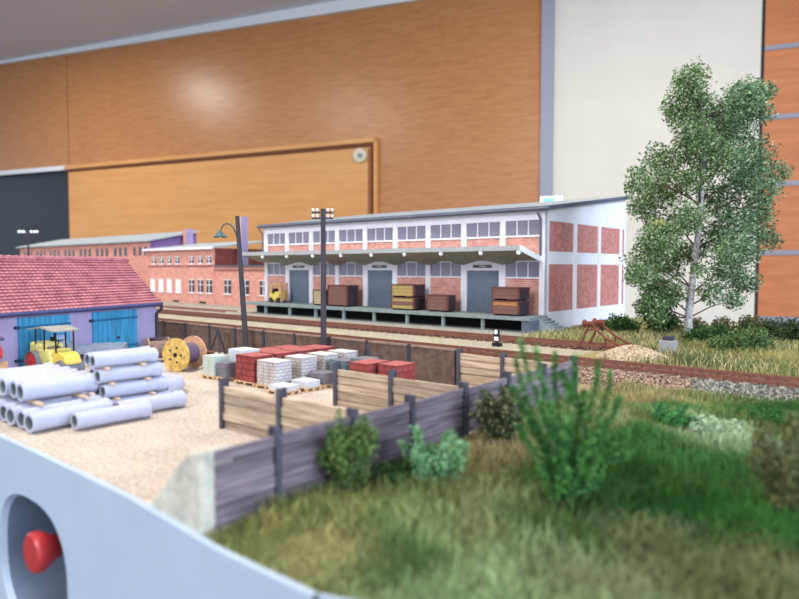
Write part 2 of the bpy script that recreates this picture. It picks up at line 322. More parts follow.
# pale column, white wall section, dark gap, red veneer panels with metal strips
wallobj(MB().box(sU[540], sU[552], -2.5, 4, -104, ZC+6), 'trim_4', 'column')
wallobj(MB().box(sU[552], sU[752]+1, -.4, 4, -104, ZC+6), 'wall_white_section', 'cream')
wallobj(MB().box(sU[752]+1, sU[755.5]+1, .5, 4, -104, ZC+6), 'trim_5', 'gap')
wallobj(MB().box(sU[755.5]+1, 520, -.4, 4, wz(780, 317), ZC+6), 'wall_back_right', 'woodred')
for i, v in enumerate((49, 118.5, 185, 253.5)):
    z0 = wz(765, v+1.6); wallobj(MB().box(sU[755.5]+1, 520, -.9, 0, z0, z0+1.9), 'trim_%d' % (6+i), 'strip')
wallobj(MB().box(sU[755.5]+1, 520, -1.4, 4, wz(765, 322), wz(765, 316)), 'trim_10', 'strip')
wallobj(MB().box(sU[755.5]+1, 520, 0, 4, -104, wz(765, 322)), 'wall_right_base', 'skirt')
wallobj(MB().box(-700, 700, -620, 6, -106, -104), 'floor', 'floor')
# a plinth behind the layout with a small box on it
p = thing('display_plinth', 'tall white plinth behind the warehouse roof', 'plinth', 0, 0); p.location = (20.0, 92, -104); p.rotation_euler = (0, 0, TH)
MB().box(-2.6, 2.6, -2.6, 2.6, 0, 116.6).build('plinth_body', 'binwhite', p); MB().box(-2.8, 2.8, -2.8, 2.8, 116.6, 117).build('plinth_top', 'binwhite', p)
p = thing('storage_box', 'small white and light blue box standing just above the warehouse roof', 'box', 0, 0); p.location = (21.2, 92, 13); p.rotation_euler = (0, 0, TH+R(30))
MB().box(-1.4, 1.6, -1, 1, 0, 1.8).build('box_body', 'binwhite', p, .06); MB().box(-1.0, .5, -1.05, -.98, .3, 1.5).build('box_panel', 'binblue', p)

# ------------------------------------------------------------------ layout ground
def edge_z(A):   # the board's top line rolls gently
    return np.interp(A, [-60, -21, -17.5, -13, -9.8, -7.3, -6, 0, 20], [.06, .05, .03, -.04, -.27, -.27, -.02, .05, .0])
def height(A, B):
    A = np.asarray(A, float); B = np.asarray(B, float)
    yard = (A < -10.4) & (B < 21.9)
    h = -.12 + .14*sn(A, B, 1.6, 1) + .08*sn(A, B, .7, 4)
    h = h - .2*np.clip(1-(A+10.4)/2.2, 0, 1)*np.clip(1-(B-7)/9, 0, 1)
    # the meadow drops to the foot of the track bed
    t = np.clip((B-20)/7, 0, 1); h = h*(1-t) + t*(-.38+.05*sn(A, B, 2, 3))
    h = np.where((B > 27.2) & (B < 28.9), -.38+.45*(B-27.2)/1.7, h)
    h = np.where(B >= 28.9, .04, h)
    left = A < -14.5
    h = np.where(left & (B > 21.8) & (B < 28.9), -.02+.02*sn(A, B, 1, 2), h)
    far = np.clip((B-33.)/5, 0, 1)*np.clip((A+21)/3, 0, 1); h = h + far*(.16*sn(A, B, 3.5, 6) + .08 - .5*np.clip((B-50)/11, 0, 1))
    h = np.where(yard, 0., h)
    e = np.clip((B-6.7)/.8, 0, 1); h = np.where(yard, h*e + (1-e)*np.minimum(edge_z(A), 0)*1., h*e+(1-e)*edge_z(A))
    # yard stays level but wears down at the board
    return h
# colour samples of the meadow: picture column, row, colour -> ground
ZON = [(250,540,(128,134,80)),(300,560,(150,148,96)),(290,495,(84,108,58)),(350,520,(150,150,96)),(400,560,(92,118,70)),(330,545,(160,156,102)),(420,500,(112,124,74)),(450,470,(150,146,100)),(500,460,(156,144,104)),(470,520,(144,154,106)),(380,530,(126,146,88)),(430,550,(150,164,112)),(310,515,(120,132,76)),(270,525,(150,146,90)),
       (520,560,(150,168,120)),(460,590,(152,172,124)),(600,580,(140,150,110)),(560,540,(70,100,46)),(640,540,(116,126,84)),(570,480,(50,96,44)),(660,520,(44,92,40)),(720,520,(46,98,40)),(700,470,(66,112,58)),(640,440,(70,118,60)),(620,470,(60,104,46)),
       (700,430,(176,190,150)),(740,440,(168,186,148)),(660,425,(120,140,84)),(640,400,(168,154,108)),(690,402,(164,154,106)),(660,410,(78,132,66)),(720,405,(96,130,66)),(770,410,(56,104,50)),(790,440,(80,112,60)),(780,540,(60,110,50)),(790,590,(120,124,84)),(740,590,(112,124,80)),(610,420,(158,158,112)),(400,470,(76,96,50)),(380,450,(60,80,44))]
def g0(u, v, z=0.):
    x = (u-399.5)/650; y = (299.5-v)/650; c_, s_ = math.cos(R(2.77)), math.sin(R(2.77)); r_ = (x, c_+y*s_, -s_+y*c_); t = (z-4.8)/r_[2]
    X, Y = r_[0]*t, r_[1]*t; return X*CT+Y*ST, -X*ST+Y*CT
ZP = np.array([g0(u, v, -.1) for u, v, c in ZON]); ZC_ = np.array([L(c) for u, v, c in ZON])
def meadow(A, B):
    A = A + .5*sn(A, B, .6, 11); B = B + .5*sn(A, B, .5, 12)
    out = np.zeros((len(A), 3)); ch = 20000
    for i in range(0, len(A), ch):
        d2 = (A[i:i+ch, None]-ZP[None, :, 0])**2 + (B[i:i+ch, None]-ZP[None, :, 1])**2
        w_ = 1/(d2+.03)**2; out[i:i+ch] = (w_ @ ZC_)/w_.sum(1)[:, None]
    return out
As = np.arange(-175, 30.01, .42); Bs = np.concatenate([np.arange(6.7, 33, .3), np.arange(33, 61.6, .6)])
GA, GB = np.meshgrid(As, Bs); ga, gb = GA.ravel(), GB.ravel(); gh = height(ga, gb)
col = np.tile(L((150, 130, 96)), (len(ga), 1))
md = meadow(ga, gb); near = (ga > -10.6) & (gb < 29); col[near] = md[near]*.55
col[(ga <= -10.4) & (gb < 21.8)] = L((200, 184, 168))
col[(ga <= -14.5) & (gb >= 21.8) & (gb < 29)] = L((128, 104, 84))
bed = (gb >= 28.9) & (gb < 31.9); col[bed] = L((138, 112, 92))
col[(gb > 27.2) & (gb < 28.9) & (ga > -14)] = L((140, 118, 98))
col[(gb >= 31.9) & (gb < 36.) & (ga < -15)] = L((168, 160, 138))
col[(gb >= 36.) & (gb < 38.5) & (ga < -15)] = L((140, 110, 88))
col[(gb >= 38.5) & (gb < 50) & (ga < -20)] = L((172, 164, 148))
fr = (gb >= 31.9) & (ga >= -15); col[fr] = L((150, 138, 92)); 
jit = 1+.12*sn(ga, gb, .5, 9)[:, None]; col = col*jit
nA, nB = len(As), len(Bs); idx = np.arange(nA*nB).reshape(nB, nA)
Fq = np.stack([idx[:-1, :-1], idx[:-1, 1:], idx[1:, 1:], idx[1:, :-1]], -1).reshape(-1, 4)
V = np.stack([ga*CT-gb*ST, ga*ST+gb*CT, gh], 1)
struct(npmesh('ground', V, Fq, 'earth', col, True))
tb = MB().box(-175, 30, 9.2, 61.3, -9, -.7); struct(place(tb.build('baseboard_layout', 'pallet'), 0, 0))
# painted fascia board with a hand hole
fz = MB(); aa = np.arange(-60, 20.01, .5)
hc, hr = (-18.25, -3.1), (2.2, 1.85)       # hand hole centre and half sizes
def hole_pt(t):
    c_, s_ = math.cos(t), math.sin(t); p_ = 2.6; return (hc[0]+hr[0]*math.copysign(abs(c_)**(2/p_), c_), hc[1]+hr[1]*math.copysign(abs(s_)**(2/p_), s_))
yo, yi = 6.62, 6.78; zb = -11.5
top = [(a, float(edge_z(a))) for a in aa]
hl, hrr = -21.5, -15.5
def strip(a0, a1):
    pts = [a for a in aa if a0 < a < a1]; pts = [a0]+pts+[a1]
    for p0, p1 in zip(pts[:-1], pts[1:]):
        z0, z1 = float(edge_z(p0))+.02, float(edge_z(p1))+.02
        fz.add([(p0, yo, zb), (p1, yo, zb), (p1, yo, z1), (p0, yo, z0), (p0, yi, zb), (p1, yi, zb), (p1, yi, z1), (p0, yi, z0)], [(0,1,2,3), (3,2,6,7), (4,7,6,5)])
strip(-60, hl); strip(hrr, -7.32); 
n = 48; outer = []; inner = []
for i in range(n):
    t = 2*math.pi*i/n; x, z = hole_pt(t); inner.append((x, z)); dx, dz = x-hc[0], z-hc[1]
    zt = .0; k = min((hrr-hc[0])/abs(dx) if abs(dx) > 1e-6 else 1e9, ((zt-hc[1]) if dz > 0 else (hc[1]-zb))/abs(dz) if abs(dz) > 1e-6 else 1e9)
    ox, oz = hc[0]+dx*k, hc[1]+dz*k
    if dz > 0 and abs(oz-zt) < 1e-6: oz = float(edge_z(ox))+.02
    elif oz > -.01: oz = float(edge_z(ox))+.02
    outer.append((ox, oz))
for cx, c2 in ((hl, float(edge_z(hl))+.02), (hrr, float(edge_z(hrr))+.02), (hl, zb), (hrr, zb)):   # pin the four corners
    j = min(range(n), key=lambda q_: abs(((math.atan2(c2-hc[1], cx-hc[0])-math.atan2(outer[q_][1]-hc[1], outer[q_][0]-hc[0])+math.pi) % (2*math.pi))-math.pi))
    outer[j] = (cx, c2)
fz.add([(x, yo, z) for x, z in outer]+[(x, yo, z) for x, z in inner], [(i, (i+1) % n, n+(i+1) % n, n+i) for i in range(n)])
cz = [(hl, float(edge_z(hl))+.02), (hrr, float(edge_z(hrr))+.02)]
fz.add([(hl, yo, cz[0][1]), (hrr, yo, cz[1][1]), (hrr, yi, cz[1][1]), (hl, yi, cz[0][1])], [(0,1,2,3)])
fz.add([(x, yo, z) for x, z in inner]+[(x*1.0+(hc[0]-x)*.04, yo+.16, z+(hc[1]-z)*.04) for x, z in inner], [(i, (i+1) % n, n+(i+1) % n, n+i) for i in range(n)])
b = thing('fascia_board', 'pale blue-grey painted edge board with oval hand hole', 'board', 0, 0)
fz.build('board_panel', 'fascia', b)
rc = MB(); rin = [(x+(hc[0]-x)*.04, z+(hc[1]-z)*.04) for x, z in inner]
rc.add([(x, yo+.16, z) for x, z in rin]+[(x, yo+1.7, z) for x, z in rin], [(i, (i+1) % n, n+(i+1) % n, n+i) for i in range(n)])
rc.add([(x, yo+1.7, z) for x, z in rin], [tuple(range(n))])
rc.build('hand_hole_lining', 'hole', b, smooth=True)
k = MB().lathe([(0, -.1), (.46, -.08), (.52, -.02), (.53, .1), (.5, .2), (.36, .42), (.29, .65), (.27, 1.55)], 32, 'y', (0, 0, 0))
kt = tag(place(k.build('bolt_knob', 'knob', smooth=True), -17.6, 6.45, -2.46), 'red mushroom-shaped knob inside the oval hand hole', 'knob')
f2 = MB()
def strip2(a0, a1):
    pts = [a0]+[a for a in aa if a0 < a < a1]+[a1]
    for p0, p1 in zip(pts[:-1], pts[1:]):
        z0, z1 = float(edge_z(p0))+.02, float(edge_z(p1))+.02
        f2.add([(p0, yo+.08, zb), (p1, yo+.08, zb), (p1, yo+.08, z1), (p0, yo+.08, z0), (p0, yi, zb), (p1, yi, zb), (p1, yi, z1), (p0, yi, z0)], [(0,1,2,3), (3,2,6,7), (4,7,6,5)])
    f2.add([(a0, yo+.08, zb), (a0, yi, zb), (a0, yi, float(edge_z(a0))+.02), (a0, yo+.08, float(edge_z(a0))+.02)], [(0,1,2,3)])
strip2(-7.26, 20)
tag(place(f2.build('fascia_board', 'fascia'), 0, 0), 'second edge board butting the first at the bottom of the picture', 'board')
# pale plaster wedge closing the yard at the board
wd = MB(); pr = [(-12.5, -.1), (-12.2, .12), (-11.9, .42), (-11.55, .8), (-11.2, 1.1), (-10.9, 1.28), (-10.56, 1.36), (-10.56, -.3), (-11.5, -.3)]
wd.prism([(x, z) for x, z in pr], 6.78, 7.55, 'y')
tag(place(wd.build('plaster_wedge', 'plaster', bevel=.05), 0, 0), 'pale plaster wedge rising from the board to the timber fence end', 'wedge')

# ------------------------------------------------------------------ ballast stones (countless)
def octa(P, r_, C, name, label, cat, m='pebble'):
    n_ = len(P); base = np.array([(1,0,0), (0,1,0), (-1,0,0), (0,-1,0), (0,0,1), (0,0,-1)], float)
    jit_ = base[None]*rng.uniform(.6, 1.2, (n_, 6, 1))*r_[:, None, None]
    ang = rng.uniform(0, 6.28, n_); c_, s_ = np.cos(ang)[:, None], np.sin(ang)[:, None]
    x = jit_[..., 0]*c_-jit_[..., 1]*s_; y = jit_[..., 0]*s_+jit_[..., 1]*c_; jit_ = np.stack([x, y, jit_[..., 2]*.8], -1)
    Vv = (P[:, None]+jit_).reshape(-1, 3); fb = np.array([(0,1,4), (1,2,4), (2,3,4), (3,0,4), (1,0,5), (2,1,5), (3,2,5), (0,3,5)])
    Ff = (fb[None]+6*np.arange(n_)[:, None, None]).reshape(-1, 3)
    return tag(npmesh(name, Vv, Ff, m, np.repeat(C, 6, 0)), label, cat, None, 'stuff')
def toXYZ(A, B, z): return np.stack([A*CT-B*ST, A*ST+B*CT, z], 1)
n_ = 15000; A_ = rng.uniform(-14.2, 8, n_); B_ = rng.uniform(27.2, 29.5, n_); P_ = toXYZ(A_, B_, height(A_, B_)+.02)
pal = np.array([L(c) for c in ((140,114,96), (108,88,76), (170,142,118), (84,68,60), (180,160,138))]); pg = np.array([L(c) for c in ((128,126,118), (100,100,94), (160,156,146), (76,74,70))])
seam = A_ > -8.0+.3*sn(B_, A_, .5); Cc = np.where(seam[:, None], pg[rng.integers(0, 4, n_)], pal[rng.integers(0, 5, n_)])
octa(P_, rng.uniform(.035, .085, n_), Cc, 'ballast', 'brown and grey ballast stones on the shoulder of the near track', 'ballast')
n_ = 16000; A_ = rng.uniform(-70, 6, n_); B_ = rng.choice([rng.uniform(29, 32, n_), rng.uniform(35.9, 38.9, n_)][0], n_) ; sel = rng.random(n_) < .5; B_ = np.where(sel & (A_ < -14), B_+7, B_)
octa(toXYZ(A_, B_, .05+0*A_), rng.uniform(.04, .07, n_), pal[rng.integers(0, 5, n_)], 'ballast', 'fine brown ballast between the rails of both tracks', 'ballast')
n_ = 5000; t_ = rng.uniform(0, 1, n_)**.5; an = rng.uniform(0, 6.28, n_); rr = t_*1.9
hp = np.stack([rr*np.cos(an), rr*.8*np.sin(an), np.maximum(0, .62*(1-t_**1.5)+.05*np.sin(an*5))], 1)
hpw = toXYZ(-12.6+hp[:, 0], 34.3+hp[:, 1], hp[:, 2]+.02)
octa(hpw, rng.uniform(.05, .09, n_), np.array([L(c) for c in ((186,166,138), (168,148,120), (150,130,104), (204,186,160))])[rng.integers(0, 4, n_)], 'gravel_heap', 'light sandy gravel heap beside the buffer stop', 'gravel heap')

# ------------------------------------------------------------------ tracks
sl = MB().box(-.13, .13, -.6, 2.05, -.05, .1).build('sleeper', 'sleeper'); rl = None
def track(A0, A1, B0, label):
    t = thing('railway_track', label, 'track', A0, B0, .02); ln = A1-A0
    for y in (0, 1.435):
        r_ = MB().box(0, ln, y-.035, y+.035, .14, .26).box(0, ln, y-.08, y+.08, .095, .13).box(0, ln, y-.015, y+.015, .12, .16)
        r_.build('rail', 'rail', t)
    k = int(ln/.66); 
    for i in range(min(k, 100)):
        s_ = sl.copy(); S.collection.objects.link(s_); s_.parent = t; s_.location = (ln-.3-i*.66, 0, 0)
    if k > 100:
        m_ = MB()
        for i in range(100, k): x = ln-.3-i*.66; m_.box(x-.13, x+.13, -.6, 2.05, -.05, .1)
        o = m_.build('sleeper_row', 'sleeper', t); o['kind'] = 'stuff'
    return t
track(-80, 9, 29.66, 'nearer rusty railway track running the whole width past the yard')
track(-80, -13.8, 36.5, 'farther rusty railway track along the loading dock to the buffer stop')
bpy.data.objects.remove(sl)
track_c = thing('railway_track', 'farthest track piece in front of the pink brick factory', 'track', -100, 40.6, .02)
for y in (0, 1.435): MB().box(0, 42, y-.035, y+.035, .1, .24).build('rail', 'rail', track_c)
# buffer stop of bent rails
t = thing('buffer_stop', 'rust-red bent-rail buffer stop with two round buffers at track end', 'buffer stop', -15.9, 36.5, .2)
for y in (0, 1.435):
    q = MB(); q.tube([(-.75, y, -.05), (-.6, y, .15), (-.1, y, 1.25)], .075, 8); q.tube([(2.4, y, -.05), (1.6, y, .2), (.9, y, .55), (-.1, y, 1.3)], .075, 8); q.tube([(.9, y, 0), (.9, y, .5)], .06, 6)
    q.build('bent_rail', 'rust', t)
    MB().lathe([(0, -.38), (.24, -.36), (.24, -.26), (.16, -.24), (.13, .1), (.17, .12), (.17, .3), (0, .3)], 16, 'x', (-.1, y, 1.32)).build('buffer', 'rust', t)
MB().box(-.12, -.02, -.1, 1.55, .9, 1.0).build('cross_beam', 'rust', t); MB().box(.7, 2.9, -.1, 1.55, -.02, .1).build('foot_plate', 'rust', t)
# dwarf signal between the tracks
t = thing('dwarf_signal', 'small black and white dwarf signal between the two tracks', 'signal', -20.8, 34.0, .04); t.scale = (.78, .78, .9)
MB().box(-.3, .35, -.2, .25, -.05, .25).build('signal_base', 'black', t); MB().lathe([(.1, .2), (.1, .95)], 10, 'z').build('signal_post', 'black', t)
MB().box(-.22, .22, -.16, .12, .5, 1.15).build('signal_head', 'black', t, .04); MB().lathe([(0, -.2), (.16, -.2), (.16, -.15)], 14, 'y', (.02, 0, .98)).build('signal_disc', 'whitepaint', t); MB().box(-.12, .24, -.21, -.16, .4, .66).build('white_plate', 'whitepaint', t)
t = thing('concrete_box', 'grey concrete trackside box with a dark lid in the grass', 'box', -11.5, 36.6, .1)
MB().box(-.4, .4, -.35, .35, -.1, .75).build('box_body', 'stone', t, .04); MB().box(-.25, .25, -.22, .22, .75, .98).build('box_lid', 'steel', t, .04)

# ------------------------------------------------------------------ freight warehouse
WX0, WX1, WB = -57., -23.3, 45.1
wh = thing('freight_warehouse', 'long two-storey white freight warehouse with red brick infill and canopy', 'warehouse', WX0, WB)
Lw = WX1-WX0; bay = Lw/9; D = 16.; ze, zk = 9.25, 11.35   # eave, back
w_ = MB().prism([(0.12, 0), (D, 0), (D, zk-.1), (0.12, ze-.1)], 0.05, Lw-.08, 'x'); w_.build('wall_core', 'white', wh)
rf = MB().prism([(-.55, ze-.02), (D+.3, zk+.05), (D+.3, zk+.3), (-.55, ze+.2)], -.5, Lw+.45, 'x'); rf.build('roof', 'slate', wh)
e_ = MB().box(-.5, Lw+.45, -.62, -.5, ze-.12, ze+.22); e_.tube([(-.5, -.7, ze+.02), (Lw+.5, -.7, ze+.02)], .11, 8); e_.build('gutter', 'edge', wh)
q = MB().prism([(-.6, ze-.1), (D+.3, zk-.05), (D+.3, zk+.28), (-.6, ze+.22)], Lw+.45, Lw+.52, 'x'); q.build('barge_board', 'edge', wh)
for i in range(10):
    x = i*bay; wdt = .24; x0, x1 = (0, .5) if i == 0 else (Lw-.5, Lw) if i == 9 else (x-wdt, x+wdt)
    MB().box(x0, x1, -.14, .2, 5.35, ze-.05).box(x0, x1, -.14, .2, 1.2, 5.4).build('pilaster', 'white', wh)
MB().box(0, Lw, -.1, .2, 8.5, ze-.05).build('cornice_band', 'white', wh)
doors = [1, 4, 7]
for i in range(9):
    x0, x1 = i*bay+(.5 if i == 0 else .24), (i+1)*bay-(.5 if i == 8 else .24)
    MB().box(x0, x1, -.04, .2, 5.6, 7.22).build('brick_panel', 'brick', wh)
    MB().box(x0, x1, -.12, .1, 7.2, 7.32).build('window_sill', 'white', wh)
    wn = MB().box(x0, x1, .0, .125, 7.32, 8.5).build('window', 'win', wh)
    fr_ = MB()
    for k in range(1, 3): xx = x0+(x1-x0)*k/3; fr_.box(xx-.035, xx+.035, -.06, .0, 7.32, 8.5)
    for k in range(0, 4): fr_.box(x0, x1, -.03, -.01, 7.32+k*.39, 7.34+k*.39) if k in (0, 3) else None
    fr_.build('glazing_bars', 'white', wn)
    if i in doors:
        dr = MB()
        for k in range(17): dr.box(x0+.08, x1-.08, -.02, .1, 1.2+k*.2, 1.37+k*.2)
        dr.box(x0+.06, x1-.06, .02, .12, 1.2, 4.6); dr.build('shutter_door', 'shutter', wh)
        MB().box(x0, x0+.08, -.13, .2, 1.2, 4.7).box(x1-.08, x1, -.13, .2, 1.2, 4.7).box(x0, x1, -.13, .2, 4.6, 5.4).build('door_surround', 'white', wh)
        sg = MB().box(x0+.75, x1-.75, -.2, -.13, 4.82, 5.05).build('sign_board', 'sign', wh)
        MB().box(x0+1.35, x0+2.0, -.215, -.195, 4.9, 4.98).build('sign_lettering', 'signlight', sg)
    else:
        MB().box(x0, x1, -.04, .2, 1.2, 4.0).build('brick_panel', 'brick', wh)
        MB().box(x0, x1, -.12, .1, 3.98, 4.1).build('window_sill', 'white', wh)
        MB().box(x0, x1, -.1, .2, 5.28, 5.4).build('window_head', 'white', wh)
        wn = MB().box(x0, x1, .0, .125, 4.1, 5.28).build('window', 'win', wh); fr_ = MB()
        for k in range(1, 3): xx = x0+(x1-x0)*k/3; fr_.box(xx-.035, xx+.035, -.06, .0, 4.1, 5.28)
        fr_.build('glazing_bars', 'white', wn)
# gable end
gm = MB().prism([(-.14, 0), (D, 0), (D, zk-.08), (-.14, ze-.08)], Lw-.08, Lw, 'x'); gm.build('gable_wall', 'gablewhite', wh)
for y0, y1 in ((.5, 4.65), (5.4, 9.5), (10.15, 14.4), (14.95, 15.6)):
    MB().box(Lw-.05, Lw+.012, y0, y1, 6.08, 8.42).build('brick_panel', 'brickg', wh); MB().box(Lw-.05, Lw+.012, y0, y1, 1.42, 5.1).build('brick_panel', 'brickg', wh)
gq = MB()
for a in (5.02, 9.82, 14.7): gq.box(Lw, Lw+.07, a-.28, a+.28, 1.42, 8.42)
gq.build('gable_pilaster', 'gablewhite', wh)
# canopy: folded slab, lifted towards the edge, with ribs at every bay
cy = -3.35
MB().prism([(0, 5.36), (0, 5.6), (cy, 6.42), (cy, 6.1)], -.05, Lw-.35, 'x').build('canopy', 'canopy', wh)
MB().box(-.1, Lw-.3, cy-.1, cy, 6.08, 6.45).build('canopy_fascia', 'canopyedge', wh)
MB().prism([(0, 5.2), (0, 5.62), (cy-.1, 6.47), (cy-.1, 6.05)], Lw-.35, Lw-.24, 'x').build('canopy_end', 'gablewhite', wh)
for i in range(10):
    x = min(max(i*bay, .2), Lw-.5)
    MB().add([(x-1.75, 0, 5.42), (x+1.75, 0, 5.42), (x, 0, 5.0), (x-.15, cy+.1, 6.12), (x+.15, cy+.1, 6.12), (x, cy+.1, 5.95)], [(0,2,5,3), (2,1,4,5), (0,1,2), (3,5,4), (0,3,4,1)]).build('canopy_rib', 'canopy', wh) if 0 < i < 9 else None
    MB().sphere((x, cy+.05, 5.93), .17, 12).build('globe_light', 'bulb', wh, smooth=True)
for x in (-.12, Lw-.35):
    MB().tube([(x, -.7, ze-.02), (x, -.7, ze-.3), (x, -.26, ze-.75), (x, -.26, 5.6)], .085, 8).build('downpipe', 'edge', wh)
# loading dock
dk = thing('loading_dock', 'grey concrete loading dock on piers below the warehouse doors', 'dock', WX0, 41.9)
MB().box(-.4, Lw+.35, 0, 3.0, .96, 1.2).build('dock_slab', 'deck', dk)
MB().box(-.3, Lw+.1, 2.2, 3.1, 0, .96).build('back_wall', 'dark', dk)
for i in range(10):
    x = i*bay; MB().box(x-.1, x+.1, .15, .4, 0, .96).build('pier', 'deck', dk)
MB().box(Lw-.3, Lw+.35, .1, 2.9, 0, .96).build('end_wall', 'edge', dk); MB().box(-.3, Lw, .1, .4, 0, .1).build('plinth', 'deck', dk)
st = MB()
for i in range(6): st.box(Lw+.35+i*.3, Lw+.35+(i+1)*.3, 1.5, 2.9, 0, 1.02-i*.17).box(Lw+.35+i*.3, Lw+.35+(i+1)*.3+.05, 1.47, 2.93, .98-i*.17, 1.04-i*.17)
st.prism([(Lw+.35, 0), (Lw+2.1, 0), (Lw+.35, .95)], 2.75, 2.88, 'y'); st.prism([(Lw+.35, 0), (Lw+2.1, 0), (Lw+.35, .95)], 1.55, 1.65, 'y')
st.build('steps', 'slate', dk)
# ------------------------------------------------------------------ crates on the dock
def crate(A, B, w_, d_, h_, m, label, grp='freight crates on the loading dock', mats=None, side='cratedark', stack=1):
    """one planked freight crate on two skids"""
    t = thing('freight_crate', label, 'crate', A, B, z=crate.z, group=grp)
    q = MB(); n_ = max(2, int(round(h_/.32))); hh = (h_-.14)/n_
    for i in range(n_):
        mm = mats[i % len(mats)] if mats else m
        q.box(0, w_, 0, .06, .14+i*hh, .14+(i+1)*hh-.025, mm)
    q.box(.02, w_-.02, .03, d_-.02, .15, h_-.03, side); q.box(w_-.05, w_, .06, d_, .14, h_-.02, side); q.box(0, .05, .06, d_, .14, h_-.02, side); q.build('crate_body', m, t)
    for x in (0, w_-.1): MB().box(x, x+.1, -.04, 0, .14, h_).build('corner_batten', 'cratetop', t)
    MB().box(w_, w_+.04, 0, .12, .14, h_).build('corner_batten', 'cratetop', t); MB().box(w_, w_+.04, d_-.12, d_, .14, h_).build('corner_batten', 'cratetop', t)
    MB().box(-.05, w_+.05, -.05, d_+.03, h_-.02, h_+.05).build('crate_lid', 'cratetop', t)
    for x in (.15, w_-.4): MB().box(x, x+.25, 0, d_, 0, .14).build('skid', 'black', t)
    return t
crate.z = 1.2
crate(-46.95, 42.9, 1.7, 1.0, 1.45, 'cratelight', 'small tan crate behind the telegraph pole, leftmost on the dock', mats=['cratelight'])
crate(-44.75, 42.8, 2.5, 1.5, 1.95, 'crate', 'brown planked crate just right of the telegraph pole')
crate(-36.75, 42.7, 2.5, 1.5, 1.05, 'crateyel', 'lower yellow-brown crate of the middle stack beside a door', mats=['crateyel', 'crate', 'crateyel'])
crate.z = 2.3; crate(-36.75, 42.7, 2.5, 1.5, 1.05, 'crateyel', 'upper yellow-planked crate of the middle stack', mats=['crateyel', 'crateyel'])
crate.z = 1.2; crate(-33.0, 42.9, 2.1, 1.1, 1.35, 'crate', 'small dark brown crate right of the yellow crate stack')
crate(-26.45, 42.5, 2.3, 1.6, 1.1, 'crate', 'lower brown crate with an orange plank at the dock end', mats=['crate', 'crate', 'crateorange'])
crate.z = 2.35; crate(-26.45, 42.5, 2.3, 1.6, .95, 'crate', 'upper dark brown crate at the dock end')
# forklift on the dock
t = thing('forklift', 'small yellow forklift at the left end of the loading dock', 'forklift', -54.6, 43.2, 1.2)
MB().box(.5, 2.0, .1, 1.1, .25, .95, ).box(1.3, 2.1, .1, 1.1, .9, 1.15).build('chassis', 'yellow', t, .06)
MB().box(2.2, 2.35, .15, .3, .1, 2.1).box(2.2, 2.35, .9, 1.05, .1, 2.1).box(2.2, 2.35, .3, .9, 1.2, 1.35).build('mast', 'drumwood', t)
MB().box(2.35, 3.1, .25, .35, .12, .2).box(2.35, 3.1, .85, .95, .12, .2).build('forks', 'steel', t)
MB().box(.7, 1.0, .3, .9, .95, 1.45).box(.7, 1.2, .3, .9, .95, 1.05).build('driver_seat', 'black', t, .04)
MB().tube([(.6, .15, .9), (.7, .15, 1.9), (2.0, .15, 1.95), (2.2, .15, 1.0)], .05, 6).tube([(.6, 1.05, .9), (.7, 1.05, 1.9), (2.0, 1.05, 1.95), (2.2, 1.05, 1.0)], .05, 6).build('overhead_guard', 'yellow', t)
for x, y in ((.8, .12), (1.9, .12), (.8, 1.08), (1.9, 1.08)): MB().lathe([(0, -.1), (.28, -.1), (.28, .1), (0, .1)], 14, 'y', (x, y, .28)).build('wheel', 'tyre', t)

# ------------------------------------------------------------------ factory buildings in the distance
def win_set(t, x, z0, z1, wd_, y=-.05, pane='darkwin', frame='white', bars=True):
    f_ = MB().box(x, x+wd_, y, .1, z0, z1).build('window', pane, t); q = MB()
    q.box(x-.12, x+wd_+.12, y-.08, y, z0-.16, z0, 'white')
    q.box(x-.12, x+wd_+.12, y-.06, y, z1, z1+.14, 'cream')
    if bars: q.box(x+wd_/2-.05, x+wd_/2+.05, y-.04, y, z0, z1).box(x, x+wd_, y-.04, y, z0+(z1-z0)*.6, z0+(z1-z0)*.6+.08)
    q.build('window_frame', frame, f_); return f_
FB = 49.5
F2 = thing('brick_factory', 'pink brick factory with white-framed windows left of the warehouse', 'factory', -90, FB)
MB().box(0, 17.0, 0, 9, 0, 7.3).build('tall_wing', 'factory', F2); MB().box(17.0, 32.5, 0, 9, 0, 5.0).build('low_wing', 'factory', F2)
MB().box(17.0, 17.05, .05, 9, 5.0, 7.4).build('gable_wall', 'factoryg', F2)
MB().prism([(-.5, 7.35), (9.2, 8.5), (9.2, 8.7), (-.5, 7.55)], -.3, 17.4, 'x').build('roof', 'paleroof', F2); MB().box(-.3, 17.4, -.58, -.48, 7.28, 7.58).build('roof_edge', 'white', F2)
MB().box(17.1, 32.6, -.3, 9, 5.0, 5.16).build('low_roof', 'edge', F2)
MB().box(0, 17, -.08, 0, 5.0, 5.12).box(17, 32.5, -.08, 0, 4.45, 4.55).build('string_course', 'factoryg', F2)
MB().box(0, .35, -.12, 0, 0, 7.3).box(9.9, 10.25, -.12, 0, 0, 7.3).box(16.7, 17.0, -.12, 0, 0, 7.3).build('brick_pier', 'factory', F2)
for x in (.9, 3.2, 5.4, 7.7): win_set(F2, x, 1.5, 3.15, 1.2, pane='white')
for x in (11.1, 13.2, 15.2): win_set(F2, x, 1.55, 3.2, 1.2)
for x in (1.6, 3.6, 5.7, 7.8): win_set(F2, x, 5.45, 6.25, .9)
for x in (11.3, 13.4, 15.4): win_set(F2, x, 5.45, 6.25, .9)
for x in (19.2, 22.9, 26.4, 29.6): win_set(F2, x, 1.55, 3.25, 1.35)
for x, y in ((2, 0), (7, 0), (13.5, 0)): MB().box(x, x+1.4, -.06, 0, .05, .35).build('cellar_grating', 'darkwin', F2)
